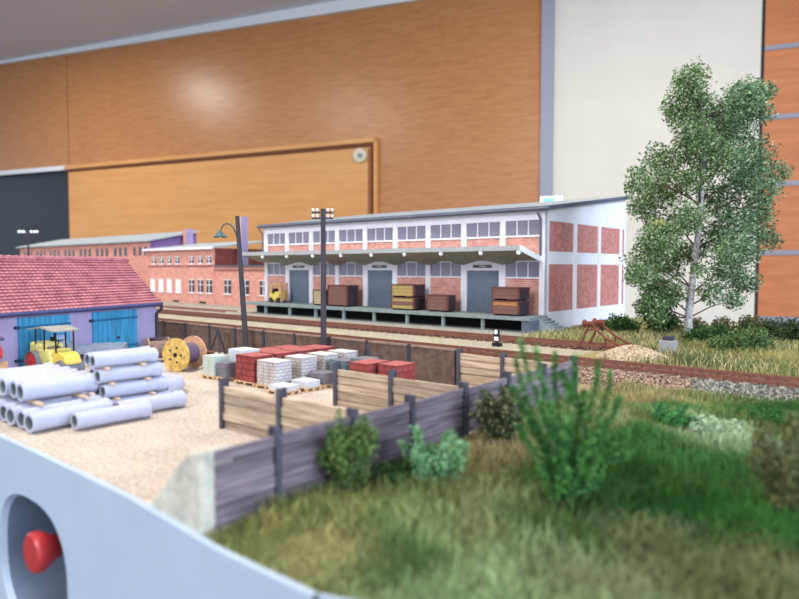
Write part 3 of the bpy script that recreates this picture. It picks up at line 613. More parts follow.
ch = MB().box(17.9, 18.7, 3.0, 4.05, 5.1, 11.6, 'factory').box(18.7, 18.74, 3.0, 4.05, 5.1, 11.6, 'purple'); ch.build('chimney', 'factory', F2)  # lilac sheet paints the shaded right side of the brick
F1 = thing('brick_hall', 'far long brick hall with arched windows and pale sloping roof', 'factory', -161, 58)
fl = 56.6
MB().prism([(0, 0), (9, 0), (9, 11.1), (0, 9.25)], 0, fl, 'x').build('hall_walls', 'factory', F1)
MB().prism([(0, 0), (9, 0), (9, 11.1), (0, 9.25)], fl, fl+.05, 'x').build('gable_wall', 'gableshade', F1)  # brick end wall, its shade put into the purple colour
MB().prism([(-.7, 9.3), (9.3, 11.35), (9.3, 11.6), (-.7, 9.55)], -.8, fl+.6, 'x').build('roof', 'paleroof', F1)
for i in range(8):
    x = 1.0+i*7.0
    MB().box(x-.9, x-.4, -.15, 0, 0, 9.2).build('brick_pier', 'factory', F1)
    for k in range(3):
        xx = x+.9+k*1.9; q = [(xx, 7.0)]+[(xx+.45-.45*math.cos(math.pi*j/6), 8.1+.45*math.sin(math.pi*j/6)) for j in range(7)]+[(xx+.9, 7.0)]
        MB().prism(q, -.06, .05, 'y').build('arched_window', 'darkwin', F1)
MB().box(fl+1.2, fl+2.1, 5.6, 7.0, 5, 11.6, 'factory').box(fl+2.1, fl+2.15, 5.6, 7.0, 5, 11.7, 'purple').build('chimney', 'purple', F1)  # thin lilac face carries the shade of the chimney's right side
MB().box(fl+1.0, fl+2.3, 5.4, 7.2, 0, 5).build('chimney_base', 'factory', F1)

# ------------------------------------------------------------------ garage with tiled roof
GR = 108.6
ga_ = thing('garage', 'lilac garage with red tiled roof and blue board doors', 'garage', -35.3, 19.95, 0, GR)
# local x runs along the front towards the far end (negative = nearer), +y to the back (away from the yard)
gl = 12.4; he, hk, hw = 2.95, 5.2, 2.3
MB().box(-gl, 0, 0, 2*hw, 0, he).prism([(0, he), (2*hw, he), (hw, hk-.15)], -.15, 0, 'x').build('garage_walls', 'purple', ga_)
tl = MB(); rows = 17; ln = math.hypot(hw+.3, hk-he+.25); 
ex, ez = -.32, he-.2; uy, uz = (hw-ex)/ln, (hk-ez)/ln; 
seg = int((gl+.6)/.14)
for r_ in range(rows):
    d0 = r_*ln/rows; d1 = (r_+1)*ln/rows+.02
    vs = []; lift0, lift1 = .1, .02
    for i in range(seg+1):
        x = -gl-.3+i*(gl+.32)/seg; wv = .035*(i % 2)
        for dd, lf in ((d0, 0), (d0, lift0+wv), (d1, lift1+wv)):
            vs.append((x, ex+uy*dd-uz*lf, ez+uz*dd+uy*lf))
    tl.add(vs, [(3*i+a, 3*i+3+a, 3*i+4+a, 3*i+1+a) for i in range(seg) for a in (0, 1)])
tl.add([(-gl-.3, hw, hk), (.02, hw, hk), (.02, 2*hw-ex, ez), (-gl-.3, 2*hw-ex, ez)], [(0,1,2,3)])
tl.build('tiled_roof', 'tile', ga_)
rd = MB()
for i in range(int(gl/.4)+1): x = -gl-.25+i*.4; rd.tube([(x, hw, hk+.06), (x+.42, hw, hk+.09)], [.13, .16], 8)
rd.build('ridge_tiles', 'tile', ga_)
MB().tube([(-gl-.3, ex-.08, ez-.02), (.02, ex-.08, ez-.02)], .09, 8).box(-gl-.3, .15, ex, ex+.06, ez-.14, ez+.08).build('gutter', 'gutter', ga_)
MB().prism([(ex, ez-.02), (hw, hk-.02), (2*hw-ex, ez-.02), (2*hw-ex, ez-.2), (hw, hk-.25), (ex, ez-.2)], .0, .05, 'x').build('barge_board', 'gutter', ga_)
MB().tube([(.0, ex-.05, ez-.1), (.0, ex-.05, ez-.3), (-.12, -.12, ez-.6), (-.12, -.12, 0)], .085, 8).build('downpipe', 'steel', ga_)
for x0, x1 in ((-8.95, -6.15), (-4.72, -1.65)):
    q = MB(); nb = 10
    for i in range(nb): a = x0+(x1-x0)*i/nb; q.box(a+.01, a+(x1-x0)/nb-.01, -.09, .02, .05, 2.5)
    q.box(x0, x1, -.04, .02, .05, 2.5)
    dr = q.build('garage_door', 'blue', ga_)
    for z_ in (.5, 2.02): MB().box(x0-.02, x1+.02, -.14, -.09, z_, z_+.1).build('hinge_rail', 'bluedark', dr); MB().box(x0-.2, x0, -.16, -.02, z_, z_+.12).build('hinge', 'hinge', dr)
    MB().lathe([(0, -.18), (.08, -.18), (.06, -.08)], 10, 'y', ((x0+x1)/2+.1, 0, 1.05)).build('door_handle', 'hinge', dr)
# small tiled lean-to at the left edge of the picture
t = thing('lean_to', 'low red-tiled lean-to jutting from the garage at the left edge', 'shed', -31.05, 9.55, 0, GR)
MB().box(-2.4, 0, -.9, .0, 0, 1.9).build('shed_walls', 'purple', t)
q = MB()
for r_ in range(5):
    a0, a1 = r_/5, (r_+1)/5+.02; q.add([(-2.5, -1.15+a0*1.12, 1.9+a0*.62+.07), (.1, -1.15+a0*1.12, 1.9+a0*.62+.07), (.1, -1.15+a1*1.12, 1.9+a1*.62), (-2.5, -1.15+a1*1.12, 1.9+a1*.62), (-2.5, -1.15+a0*1.12, 1.88+a0*.62), (.1, -1.15+a0*1.12, 1.88+a0*.62)], [(0,1,2,3), (4,5,1,0)])
q.add([(-2.5, -1.15, 1.82), (.1, -1.15, 1.82), (.1, -.02, 2.5), (-2.5, -.02, 2.5)], [(0,1,2,3)]); q.build('tiled_roof', 'tile', t)
MB().tube([(-2.5, -1.2, 1.86), (.12, -1.2, 1.86)], .07, 8).build('gutter', 'gutter', t)

# ------------------------------------------------------------------ yard wall
yw = thing('yard_wall', 'low brown panel wall between the yard and the tracks', 'wall', -50, 21.75)
q = MB(); nx = 14; xs = [i*34.82/nx for i in range(nx+1)]
for i in range(nx): MB().box(xs[i]+.08, xs[i+1]-.08, -.06, .06, 0, 1.42).build('wall_panel', 'wall', yw); MB().box(xs[i]-.09, xs[i]+.09, -.1, .1, 0, 1.5).build('wall_post', 'steel', yw)
MB().box(0, 34.82, -.09, .09, 1.42, 1.5).build('coping', 'brown', yw)

# ------------------------------------------------------------------ timber fence and bay dividers
def fence(name, label, A, B, ln, posts, rot, m, z0=0, hgt=1.38, seed=1):
    random.seed(seed)
    t = thing(name, label, 'fence', A, B, z0, rot); edges = [0]+[p for p in posts if 0.2 < p < ln-.2]+[ln]
    for a, b_ in zip(edges[:-1], edges[1:]):
        if name == 'timber_fence' and a < 6: MB().box(a+.04, b_-.04, -.05, .05, -.4, -.02).build('plank', m, t, .02)
        n_ = 5; hh = hgt/n_; tp = random.uniform(-.03, .04)
        for k in range(n_):
            o1, o2 = random.uniform(-.025, .025), random.uniform(-.025, .025); y_ = random.uniform(-.035, .035); z_a, z_b = k*hh, (k+1)*hh-.05
            w__ = MB().add([(a+.04, y_-.05, z_a), (b_-.04, y_-.05, z_a), (b_-.04, y_-.05, z_b+(o2 if k == n_-1 else 0)), (a+.04, y_-.05, z_b+(o1 if k == n_-1 else 0)),
                            (a+.04, y_+.05, z_a), (b_-.04, y_+.05, z_a), (b_-.04, y_+.05, z_b+(o2 if k == n_-1 else 0)), (a+.04, y_+.05, z_b+(o1 if k == n_-1 else 0))], [(0,1,2,3), (1,5,6,2), (5,4,7,6), (4,0,3,7), (3,2,6,7), (4,5,1,0)])
            if k < n_-1: w__.box(a+.05, b_-.05, y_-.012, y_+.012, z_b, z_b+.055)
            w__.build('plank', m, t, .02)
    for p in posts:
        q = MB().box(p-.075, p+.075, -.14, -.1, -.3, 1.52).box(p-.02, p+.02, -.1, .1, -.3, 1.52).box(p-.075, p+.075, .1, .14, -.3, 1.52); q.build('post', 'post', t, .01)
    return t
F0, FE = 7.05, 22.7
posts = [1.5, 3.8, 5.95, 8.4, 10.8, 13.2, FE-F0]
fence('timber_fence', 'long plank fence with shade in its grey colour between yard and meadow', -10.55, F0, FE-F0, posts, 90, 'plank', 0, 1.38, 3)
# (rot 90: local x runs along B)
fence('bay_divider', 'nearest tan plank bay divider meeting the long fence', -16.5, 11.42, 5.75, [.05, 2.7], 0, 'planktan', 0, 1.33, 5)
fence('bay_divider', 'middle tan plank bay divider in front of the red blocks', -16.2, 15.85, 5.45, [.05, 2.6], 0, 'planktan', 0, 1.33, 6)
fence('bay_divider', 'farthest tan plank bay divider at the yard wall end', -15.1, 21.75, 4.3, [.05, 2.1], 0, 'planktan', 0, 1.38, 8)

# ------------------------------------------------------------------ concrete pipes
def make_pipe(label, ln_=2.3, r_=.3, cat='pipe'):
    ri = r_*.72; bo = r_*1.13
    prof = [(ri, 0), (r_*.98, 0), (r_, .03), (r_, ln_-.3), (bo, ln_-.22), (bo, ln_), (ri*1.15, ln_), (ri*1.1, ln_-.2), (ri, ln_-.22), (ri, 0)]
    o = MB().lathe(prof, 28, 'y', ms=['D']*6+['pipein']*3).build('concrete_pipe', 'pipe', None, smooth=True)
    return tag(o, label, cat)
pp = None
def put_pipe(A, B, z, rot, label, grp, sc=1., ls=1., flip=False):
    global pp
    if pp is None: pp = make_pipe(label); o = pp
    else: o = pp.copy(); S.collection.objects.link(o)
    o.scale = (sc, ls, sc); place(o, A, B, z+.34*sc*1.0, rot+(180 if flip else 0)); o['label'] = label
    if grp: o['group'] = grp
    if flip: o.location = XY(A-math.sin(R(rot))*2.3*ls, B+math.cos(R(rot))*2.3*ls, z+.34*sc)
ordn = ['first', 'second', 'third', 'fourth', 'fifth', 'sixth', 'seventh']
R1 = 2
for i in range(6): put_pipe(-20.15-.7*i, 7.35+.05*(i % 2), 0, 8, 'concrete pipe, %s from the right in the front left stack bottom row' % ordn[i], 'bottom row pipes of the front left stack', .95, 1.08)
for i in range(6): put_pipe(-21.5-.7*i, 7.62+.06*(i % 2), .69, R1, 'concrete pipe, %s from the right in the front left stack top row' % ordn[i], 'top row pipes of the front left stack', .95, 1.0)
put_pipe(-19.5, 8.35, 0, 0, 'single concrete pipe lying foremost on the gravel', None, .86, 1.0)
put_pipe(-20.12, 9.95, 0, 0, 'concrete pipe on the ground partly behind the foremost single pipe', None, .86, 1.0)
for k in range(4):
    lay = ['bottom', 'second', 'third', 'top'][k]
    zk_ = k*.5; put_pipe(-20.85-.12*k, 10.0-.1*k, zk_, 0, 'concrete pipe, nearer of the pair in the right stack %s layer' % lay, 'nearer pipes of the right stack', .76, .95)
    put_pipe(-21.45-.12*k, 10.1-.1*k, zk_, 0, 'concrete pipe, farther of the pair in the right stack %s layer' % lay, 'farther pipes of the right stack', .76, .95)
def chock(A, B, z, label, grp, ln_=.9, r_=.06, rot=0):
    q = MB().box(-ln_/2, ln_/2, -r_, r_, 0, r_*1.6); o = q.build('timber_spacer', 'block', None, .015); place(o, A, B, z, rot); tag(o, label, 'spacer', grp)
for k in range(1, 4):
    for j, yy in enumerate((10.35, 11.6)):
        chock(-21.1-.12*k+.1, yy-.1*k, k*.5-.03, 'timber spacer at the %s end under layer %s of the right pipe stack' % (('near', 'far')[j], ('two', 'three', 'four')[k-1]), 'timber spacers in the right stack', 1.1, .055)
for j, yy in enumerate((7.95, 9.3)):
    chock(-22.9, yy, .64, 'long timber spacer at the %s end between the rows of the front left stack' % ('near', 'far')[j], 'timber spacers in the front left stack', 4.4, .06)
# elbow pipe
q = MB(); pts = []
for i in range(15): t_ = i/14*math.pi/2; pts.append((.85*math.sin(t_), -.85*(1-math.cos(t_)), .0))
q.tube([(-1.1, 0, 0), (-.5, 0, 0)]+pts+[(.85, -1.1, 0)], [.3]*17+[.34], 20, cap=False)
q.tube([(-1.1, 0, 0), (-.5, 0, 0)]+pts+[(.85, -1.1, 0)], [.22]*18, 20, m='pipein', cap=False)
o = q.build('elbow_pipe', 'pipe', smooth=True); tag(place(o, -23.3, 13.75, .32, 8), 'grey elbow pipe bent down beside the right pipe stack', 'pipe')

# ------------------------------------------------------------------ cable drums
def drum(label, A, B, r_, wd_, rot, m1, m2, mc, rc):
    t = thing('cable_drum', label, 'cable drum', A, B, 0, rot)
    for y, m_ in ((-wd_/2, m1), (wd_/2-.1, m2)):
        q = MB().lathe([(0.07, 0), (r_, 0), (r_, .1), (.07, .1), (.07, 0)], 32, 'y', (0, y, r_)); 
        fl_ = q.build('flange', m_, t)
        for i in range(5):
            a = i*2*math.pi/5; b_ = MB().lathe([(0, -.03), (.055, -.03), (.055, .13), (0, .13)], 8, 'y', (math.cos(a)*r_*.45, y, r_+math.sin(a)*r_*.45)); b_.build('bolt', 'steel', fl_)
        MB().lathe([(0, -.04), (.1, -.04), (.1, .0)], 10, 'y', (0, y, r_)).build('axle_hole', 'black', fl_)
    c_ = MB(); k_ = 12; prof = []
    for i in range(k_*2+1): prof.append((rc+(.0 if i % 2 else -.03), -wd_/2+.1+(wd_-.2)*i/(k_*2)))
    c_.lathe(prof, 24, 'y', (0, 0, r_)); c_.build('wound_cable', mc, t); return t
drum('large cable drum with a yellow spotted near flange and purple cable', -27.35, 16.85, .78, 1.25, 16, 'straw', 'drumwood', 'cable', .48)
drum('smaller worn brown cable drum left of the yellow one', -30.9, 17.5, .62, 1.1, -18, 'brown', 'brown', 'brown', .46)
# ------------------------------------------------------------------ pallets and block stacks
def pallet(A, B, w_, d_, label, grp='wooden pallets under the block stacks'):
    t = thing('pallet', label, 'pallet', A, B, 0, 0, grp); q = MB()
    for i in range(5): y = i*(d_-.14)/4; q.box(0, w_, y, y+.14, .12, .16)
    q.build('deck_boards', 'pallet', t); q = MB()
    for x in (0, w_/2-.06, w_-.12): q.box(x, x+.12, 0, d_, 0, .03); [q.box(x, x+.12, y, y+.14, .03, .12) for y in (0, d_/2-.07, d_-.14)]
    q.build('bearers', 'pallet', t); return t
def stack(A, B, w_, d_, h_, kind, label, grp=None, z=.16, pl=True, plabel=None):
    if pl: pallet(A-.04, B-.04, w_+.08, d_+.08, plabel or 'pallet under the '+' '.join(label.replace(',', '').split()[:12]))
    q = MB(); s_ = {'red': ('redblock', 'redblockg', 'redtop'), 'white': ('whiteblock', 'whiteblockg', 'whitetop'), 'green': ('greenblock', 'greenblockg', 'greyblock'), 'mint': ('mint', 'mint', 'mint'), 'slab': ('slab', 'slab', 'slab'), 'grey': ('greyblock',)*3}[kind]
    n_ = max(1, round(h_/.24)); hh = h_/n_; nx_ = max(1, round(w_/.42))
    for k in range(n_):
        for i in range(nx_):
            x0 = i*w_/nx_; j = random.uniform(0, .02); gp = .012
            vs = [(x0+gp, j, k*hh), (x0+w_/nx_-gp, j, k*hh), (x0+w_/nx_-gp, d_-j, k*hh), (x0+gp, d_-j, k*hh)]; vs += [(a, b_, k*hh+hh-gp) for a, b_, c_ in vs]
            q.add(vs, [(0,1,5,4), (2,3,7,6)], s_[0]); q.add(vs, [(1,2,6,5), (3,0,4,7)], s_[1]); q.add(vs, [(4,5,6,7), (0,3,2,1)], s_[2])
    q.box(.02, w_-.02, .03, d_-.03, 0, h_-.02, s_[1])
    o = q.build('block_stack', s_[0]); place(o, A, B, z); return tag(o, label, 'block stack', grp)
stack(-22.5, 16.2, 1.25, 1.0, 1.08, 'red', 'dark red block stack, front left of the long red row')
for i, (a, b_) in enumerate(((-22.5, 17.35), (-22.5, 18.5), (-22.5, 19.65))): stack(a, b_, 1.25, 1.05, 1.08, 'red', 'dark red block stack, %s behind the front one in the red row' % ordn[i])
stack(-23.9, 18.0, 1.2, 1.1, 1.0, 'red', 'red block stack left behind the red row, near the small white slab')
stack(-23.9, 19.2, 1.2, 1.1, 1.0, 'red', 'red block stack farthest back beside the yard wall')
stack(-24.0, 16.9, 1.1, .9, 1.12, 'slab', 'pale slab stack seen just above the red blocks')
stack(-21.02, 16.15, 1.15, .85, .98, 'white', 'cream white block stack, nearest and leftmost white one')
stack(-21.0, 17.55, 1.1, .85, 1.0, 'white', 'white block stack, middle one of the white row')
stack(-20.95, 18.75, 1.1, .85, 1.0, 'white', 'white block stack, third of the white row behind the green blocks')
stack(-20.9, 19.9, 1.1, .85, 1.0, 'white', 'white block stack, farthest of the white row')
stack(-19.75, 15.7, .95, .75, .2, 'slab', 'low pale slab pile in front of the white blocks')
stack(-19.65, 16.75, .9, .75, .26, 'slab', 'low pale slab pile beside the dark kerb stones')
stack(-19.6, 17.7, .85, .8, .45, 'grey', 'dark grey kerb stone stack beside the green blocks')
stack(-19.55, 18.75, .95, .9, .85, 'green', 'grey-green block stack on the right pallet row')
stack(-24.75, 16.1, .85, .75, .85, 'mint', 'pale mint block stack at the left of the pallets')
stack(-23.75, 16.15, .62, .7, .62, 'grey', 'grey stone cube stack right of the mint blocks')
stack(-24.2, 17.6, .6, .8, .85, 'mint', 'small pale block stack half hidden behind the grey cubes')
stack(-17.42, 17.75, .95, 1.3, 1.05, 'red', 'bright red block stack, left one of the right red pair')
stack(-16.3, 18.15, .95, 1.1, 1.05, 'red', 'bright red block stack, right one of the right red pair')
stack(-18.7, 19.1, .9, .9, .95, 'green', 'grey-green block stack left of the bright red blocks')
# trestles, beams, trolley
def trestle(A, B, h_, label):
    t = thing('trestle', label, 'trestle', A, B, 0, 0, None); 
    for dx, dy in ((-.55, -.2), (.5, -.25), (.05, .45)): MB().tube([(dx, dy, 0), (0, 0, h_)], .05, 6).build('leg', 'steel', t)
    MB().sphere((0, 0, h_), .08, 8).build('head', 'steel', t); return t
trestle(-30.6, 20.9, 1.4, 'dark three-legged trestle behind the cable drums')
trestle(-19.3, 20.8, 1.35, 'dark three-legged trestle behind the bright red blocks')
bl = None
for i, (a, b_, z_, r_) in enumerate(((-29.6, 18.6, 0, 12), (-29.5, 18.95, 0, 12), (-29.4, 19.3, 0, 12), (-29.6, 18.75, .19, 16), (-29.4, 19.1, .19, 16), (-29.5, 18.9, .38, 5))):
    q = MB().box(-1.3, 1.3, -.12, .12, 0, .04).box(-1.3, 1.3, -.02, .02, .04, .15).box(-1.3, 1.3, -.12, .12, .15, .19)
    o = q.build('steel_beam', 'rust'); place(o, a, b_, z_, r_); tag(o, 'rusty steel beam, %s in the pile right of the yellow drum' % ['front bottom', 'middle bottom', 'rear bottom', 'front of the second layer', 'rear of the second layer', 'topmost'][i], 'beam', 'rusty beams by the cable drum')
t = thing('yard_trolley', 'low dark maroon trolley behind the cable drums', 'trolley', -32.6, 19.0, 0, 0)
MB().box(-1, 1, -.5, .5, .45, .95).build('trolley_body', 'cratedark', t, .04)
for x in (-.7, .7):
    for y in (-.5, .5): MB().lathe([(0, -.05), (.22, -.05), (.22, .05), (0, .05)], 12, 'y', (x, y, .22)).build('wheel', 'tyre', t)
    MB().box(x-.05, x+.05, -.5, .5, .2, .47).build('axle', 'steel', t)

# ------------------------------------------------------------------ road roller
t = thing('road_roller', 'yellow road roller with red rear wheel and grey sun canopy', 'road roller', -30.35, 12.3, 0, 6)
MB().box(-1.5, -.55, -.45, .45, .95, 1.45).build('water_tank', 'yelpale', t, .12)
MB().box(-.6, .35, -.5, .5, .55, 1.2).box(-.5, -.3, -.5, .5, 1.2, 1.4).build('driver_platform', 'yelpale', t, .05)
MB().prism([(.3, .55), (1.3, .5), (1.42, .7), (1.3, 1.0), (1.0, 1.12), (.3, 1.18)], -.36, .36, 'y').build('engine_hood', 'yellow', t, .07)
MB().prism([(.75, .15), (1.0, .15), (1.45, .55), (.6, .55)], -.6, -.5, 'y').prism([(.75, .15), (1.0, .15), (1.45, .55), (.6, .55)], .5, .6, 'y').build('front_fork', 'yelpale', t)
for y in (-.72, .5):
    wl = MB().lathe([(.5, 0), (.56, 0), (.56, .25), (.5, .25), (.5, 0)], 30, 'y', (-.9, y, .56)).build('rear_wheel', 'rim', t)
    MB().lathe([(0, .04), (.12, .0), (.5, .06), (.5, .2), (0, .2)], 30, 'y', (-.9, y, .56)).build('wheel_disc', 'red', wl)
MB().tube([(-.9, -.6, .56), (-.9, .6, .56)], .08, 8).build('axle', 'steel', t)
MB().lathe([(0, -.48), (.38, -.48), (.4, -.44), (.4, .44), (.38, .48), (0, .48)], 26, 'y', (1.05, 0, .4)).build('front_drum', 'rim', t)
MB().prism([(-1.25, 2.08), (-.2, 2.22), (.9, 2.08), (.9, 2.02), (-.2, 2.16), (-1.25, 2.02)], -.62, .62, 'y').build('sun_canopy', 'tarp', t)
for x, y in ((-.95, -.42), (-.1, -.48), (.7, -.4), (-.95, .42), (-.1, .48), (.7, .4)): MB().tube([(x, y, 1.1), (x, y, 2.1)], .035, 6).build('canopy_post', 'black', t)
MB().tube([(0, 0, 1.1), (.2, 0, 1.55)], .03, 6).tube([(.2-.15, -.15, 1.55), (.2+.12, -.1, 1.6), (.2+.12, .15, 1.6), (.05, .15, 1.55)], .025, 6).build('steering_wheel', 'black', t)
MB().box(-.45, -.1, -.25, .25, 1.2, 1.3).build('driver_seat', 'brown', t)
# flatbed truck behind it
t = thing('flatbed_truck', 'pale blue lorry with an empty grey flatbed before the garage', 'truck', -33.2, 13.7, 0, 55)
MB().prism([(-1.1, .55), (.35, .55), (.35, 1.0), (.15, 1.55), (-.8, 1.62), (-1.1, 1.2)], -.6, .6, 'y').build('cab', 'palebl', t, .1)
MB().prism([(-.75, 1.15), (-.05, 1.15), (-.1, 1.5), (-.7, 1.5)], -.64, -.6, 'y').prism([(-.75, 1.15), (-.05, 1.15), (-.1, 1.5), (-.7, 1.5)], .6, .64, 'y').build('cab_window', 'darkwin', t)
MB().box(.4, 2.9, -.65, .65, .6, .7).box(.4, 2.9, -.68, -.62, .7, 1.0).box(.4, 2.9, .62, .68, .7, 1.0).box(2.86, 2.92, -.65, .65, .7, 1.0).box(.4, .46, -.65, .65, .7, 1.15).build('flatbed', 'bedgrey', t)
MB().box(-1.0, 2.8, -.3, .3, .45, .6).build('chassis', 'steel', t); MB().sphere((1.6, .1, .7), .35, 12, sc=(1.5, 1, .45)).build('sand_load', 'whitepaint', t)
for x in (-.5, 1.7, 2.4):
    for y in (-.55, .55): MB().lathe([(0, -.12), (.32, -.12), (.34, 0), (.32, .12), (0, .12)], 18, 'y', (x, y, .34)).build('wheel', 'tyre', t)
# red and brown machine at the left edge
t = thing('concrete_mixer', 'red drum mixer with brown chassis at the left edge by the garage', 'mixer', -30.6, 9.75, 0, 10)
MB().lathe([(0, .62), (.2, .62), (.45, .85), (.45, 1.15), (.28, 1.5), (.2, 1.5), (.3, 1.1), (0, .7)], 20, 'z', (0, 0, .2)).build('mixing_drum', 'red', t, smooth=True)
MB().lathe([(.3, 1.48), (.34, 1.5), (.34, 1.58), (.2, 1.58)], 18, 'z', (0, 0, .2)).build('drum_rim', 'brown', t)
MB().box(-.75, .75, -.4, .4, .45, .62).box(.5, .75, -.3, .3, .6, .9).box(-.6, -.5, -.45, .45, .6, 1.3).build('chassis', 'drumwood', t)
for x in (-.5, .5):
    for y in (-.48, .48): MB().lathe([(0, -.07), (.26, -.07), (.3, 0), (.26, .07), (0, .07)], 18, 'y', (x, y, .3)).build('wheel', 'brown', t)

# ------------------------------------------------------------------ poles
t = thing('lamp_post', 'leaning dark timber lamp post with curved arm and green shade', 'lamp post', -28.5, 21.25)
hgt = 7.55; lean = -.42
# lean is across the view: to the left
lx = Vector((CT, -ST, 0))*lean
MB().tube([(0, 0, 0), (lx.x, lx.y, hgt)], [.16, .11], 10).build('post', 'pole', t)
px = lambda d_, z_: (lx.x*z_/hgt - CT*d_, lx.y*z_/hgt + ST*d_, z_)
MB().tube([px(.02, 6.0), px(.12, 6.6), px(.25, 6.95), px(.42, 7.12), px(.6, 7.16), px(.76, 7.08), px(.88, 6.9), px(.94, 6.72)], .04, 8).build('curved_arm', 'green', t)
c_ = px(.98, 6.42); MB().lathe([(.07, .36), (.16, .26), (.22, .2), (.38, .04), (.36, 0), (.2, .13), (.08, .18)], 20, 'z', c_).build('lamp_shade', 'green', t, smooth=True)
MB().sphere((c_[0], c_[1], c_[2]+.07), .1, 10).build('bulb', 'porcelain', t)
t = thing('telegraph_pole', 'dark timber telegraph pole with white insulators in front of the dock', 'telegraph pole', -22.65, 21.35)
hp_ = 7.6
MB().tube([(0, 0, 0), (.02, 0, hp_)], [.15, .11], 10).build('post', 'pole', t)
MB().box(-.5, .5, -.14, -.06, 7.1, 7.18).box(-.5, .5, -.14, -.06, 7.38, 7.46).build('cross_arm', 'steel', t, rot=(0, 0, -TH))
for z_ in (7.18, 7.46):
    for x in (-.45, -.25, .25, .45): MB().lathe([(.02, 0), (.02, .05), (.06, .05), (.065, .1), (.04, .14), (0, .15)], 10, 'z', (x, -.09, z_)).build('insulator', 'porcelain', t, rot=(0, 0, -TH))
t = thing('telegraph_pole', 'distant thin telegraph pole above the garage roof at the far left', 'telegraph pole', -107.9, 40, 0)
MB().tube([(0, 0, 0), (0, 0, 10.4)], [.2, .14], 8).build('post', 'pole', t)
MB().box(-1.6, 1.6, -.08, .08, 10.0, 10.2).build('cross_arm', 'steel', t, rot=(0, 0, -TH))
for x in (-1.4, -1.0, -.6, .5, 1.0, 1.4): MB().lathe([(.1, 0), (.2, .1), (.2, .3), (.08, .42), (0, .42)], 8, 'z', (x, 0, 10.15)).build('insulator', 'porcelain', t, rot=(0, 0, -TH))

# ------------------------------------------------------------------ vegetation
def blades(name, P, hgt_, wid, C, lean_, label, cat, dirs=None, bend=.35, m='grass', parent=None):
    """tapered two-segment blades; P base points (n,3)"""
    n_ = len(P); a = rng.uniform(0, 2*np.pi, n_); wx, wy = np.cos(a)*wid, np.sin(a)*wid
    b_ = rng.uniform(0, 2*np.pi, n_); lx_, ly_ = np.cos(b_)*lean_*hgt_, np.sin(b_)*lean_*hgt_
    mid = P+np.stack([lx_*.35, ly_*.35, hgt_*.6], 1); tip = P+np.stack([lx_, ly_, hgt_], 1); W = np.stack([wx, wy, 0*wx], 1)
    Vv = np.stack([P-W/2, P+W/2, mid-W*.4, mid+W*.4, tip-W*.12, tip+W*.12], 1).reshape(-1, 3)
    fb = np.array([(0,1,3,2), (2,3,5,4)]); Ff = (fb[None]+6*np.arange(n_)[:, None, None]).reshape(-1, 4)
    Cc_ = np.repeat(C, 6, 0); o = npmesh(name, Vv, Ff, m, Cc_)
    if cat: tag(o, label, cat, None, 'stuff')
    return o
def field(n_, A0, A1, B0, B1, dens=None):
    A_ = rng.uniform(A0, A1, n_); B_ = rng.uniform(B0, B1, n_)
    if dens is not None: k_ = dens(A_, B_); A_, B_ = A_[k_], B_[k_]
    return A_, B_
# near meadow
A_, B_ = field(150000, -10.35, 9, 6.75, 27.6, lambda a, b_: rng.random(len(a)) < np.clip(.75+.5*sn(a, b_, .8, 2), .3, 1)*np.clip(1.15-(a+3)/14, .35, 1))
c_ = meadow(A_, B_)*rng.uniform(.5, 1.55, (len(A_), 1)); h_ = (.24+.17*sn(A_, B_, .7, 3)+rng.uniform(-.1, .22, len(A_)))*np.clip((B_-6.6)/1.5, .45, 1)
h_ *= np.where(B_ > 24, .95, 1)
blades('meadow_grass', toXYZ(A_, B_, height(A_, B_)-.03), np.maximum(h_, .08), rng.uniform(.018, .042, len(A_)), c_, rng.uniform(.15, .75, len(A_)), 'mixed green and straw grass covering the foreground meadow', 'grass')
# far verge behind the tracks
A_, B_ = field(85000, -22, 12, 32.4, 61.2, lambda a, b_: ((a > -13.6) | (b_ > 39)) & ((a > -22.6+.5) | (b_ < 41)) & ((((a+12.6)/2.1)**2+((b_-34.3)/1.8)**2) > 1))
fc = np.array([L(c) for c in ((176,166,112), (150,146,92), (110,124,74), (190,182,134), (96,106,70))])
sel = np.clip(((sn(A_, B_, 2.2, 5)+1)*2.5+rng.normal(0, .7, len(A_))).astype(int), 0, 4); c_ = fc[sel]*rng.uniform(.8, 1.4, (len(A_), 1))
blades('verge_grass', toXYZ(A_, B_, height(A_, B_)-.03), rng.uniform(.15, .55, len(A_))*np.clip(1.5-B_/70, .5, 1), rng.uniform(.025, .06, len(A_)), c_, rng.uniform(.15, .7, len(A_)), 'dry yellow-green grass on the verge behind the tracks', 'grass')
# tufts along the yard fence foot and wall
A_, B_ = field(2600, -10.9, -10.35, 7.4, 22); 
def leaves(name, P, size, C, m='leaf', parent=None):
    n_ = len(P); u_ = rng.normal(size=(n_, 3)); u_ /= np.linalg.norm(u_, axis=1)[:, None]; v_ = np.cross(u_, rng.normal(size=(n_, 3))); v_ /= np.linalg.norm(v_, axis=1)[:, None]
    s_ = size[:, None]; Vv = np.stack([P-u_*s_*.5, P+v_*s_*.32, P+u_*s_*.5, P-v_*s_*.32], 1).reshape(-1, 3); Ff = np.arange(4*n_).reshape(-1, 4)
    o = npmesh(name, Vv, Ff, m, np.repeat(C, 4, 0)); o.parent = parent; return o
def blobpts(blobs, n_, shell=.45):
    """blobs: (x,y,z,r[,sz]) local; points spread in each, denser near the surface"""
    w_ = np.array([b_[3]**2.2 for b_ in blobs]); k_ = rng.choice(len(blobs), n_, p=w_/w_.sum()); B4 = np.array([b_[:4] for b_ in blobs]); q = rng.normal(size=(n_, 3)); q /= np.linalg.norm(q, axis=1)[:, None]
    r_ = rng.uniform(shell, 1, n_)**.8*B4[k_, 3]*(1+.18*np.sin(q[:, 0]*7+k_)*np.sin(q[:, 2]*6)); return B4[k_, :3]+q*r_[:, None]*np.array([1, 1, .92]), k_, q
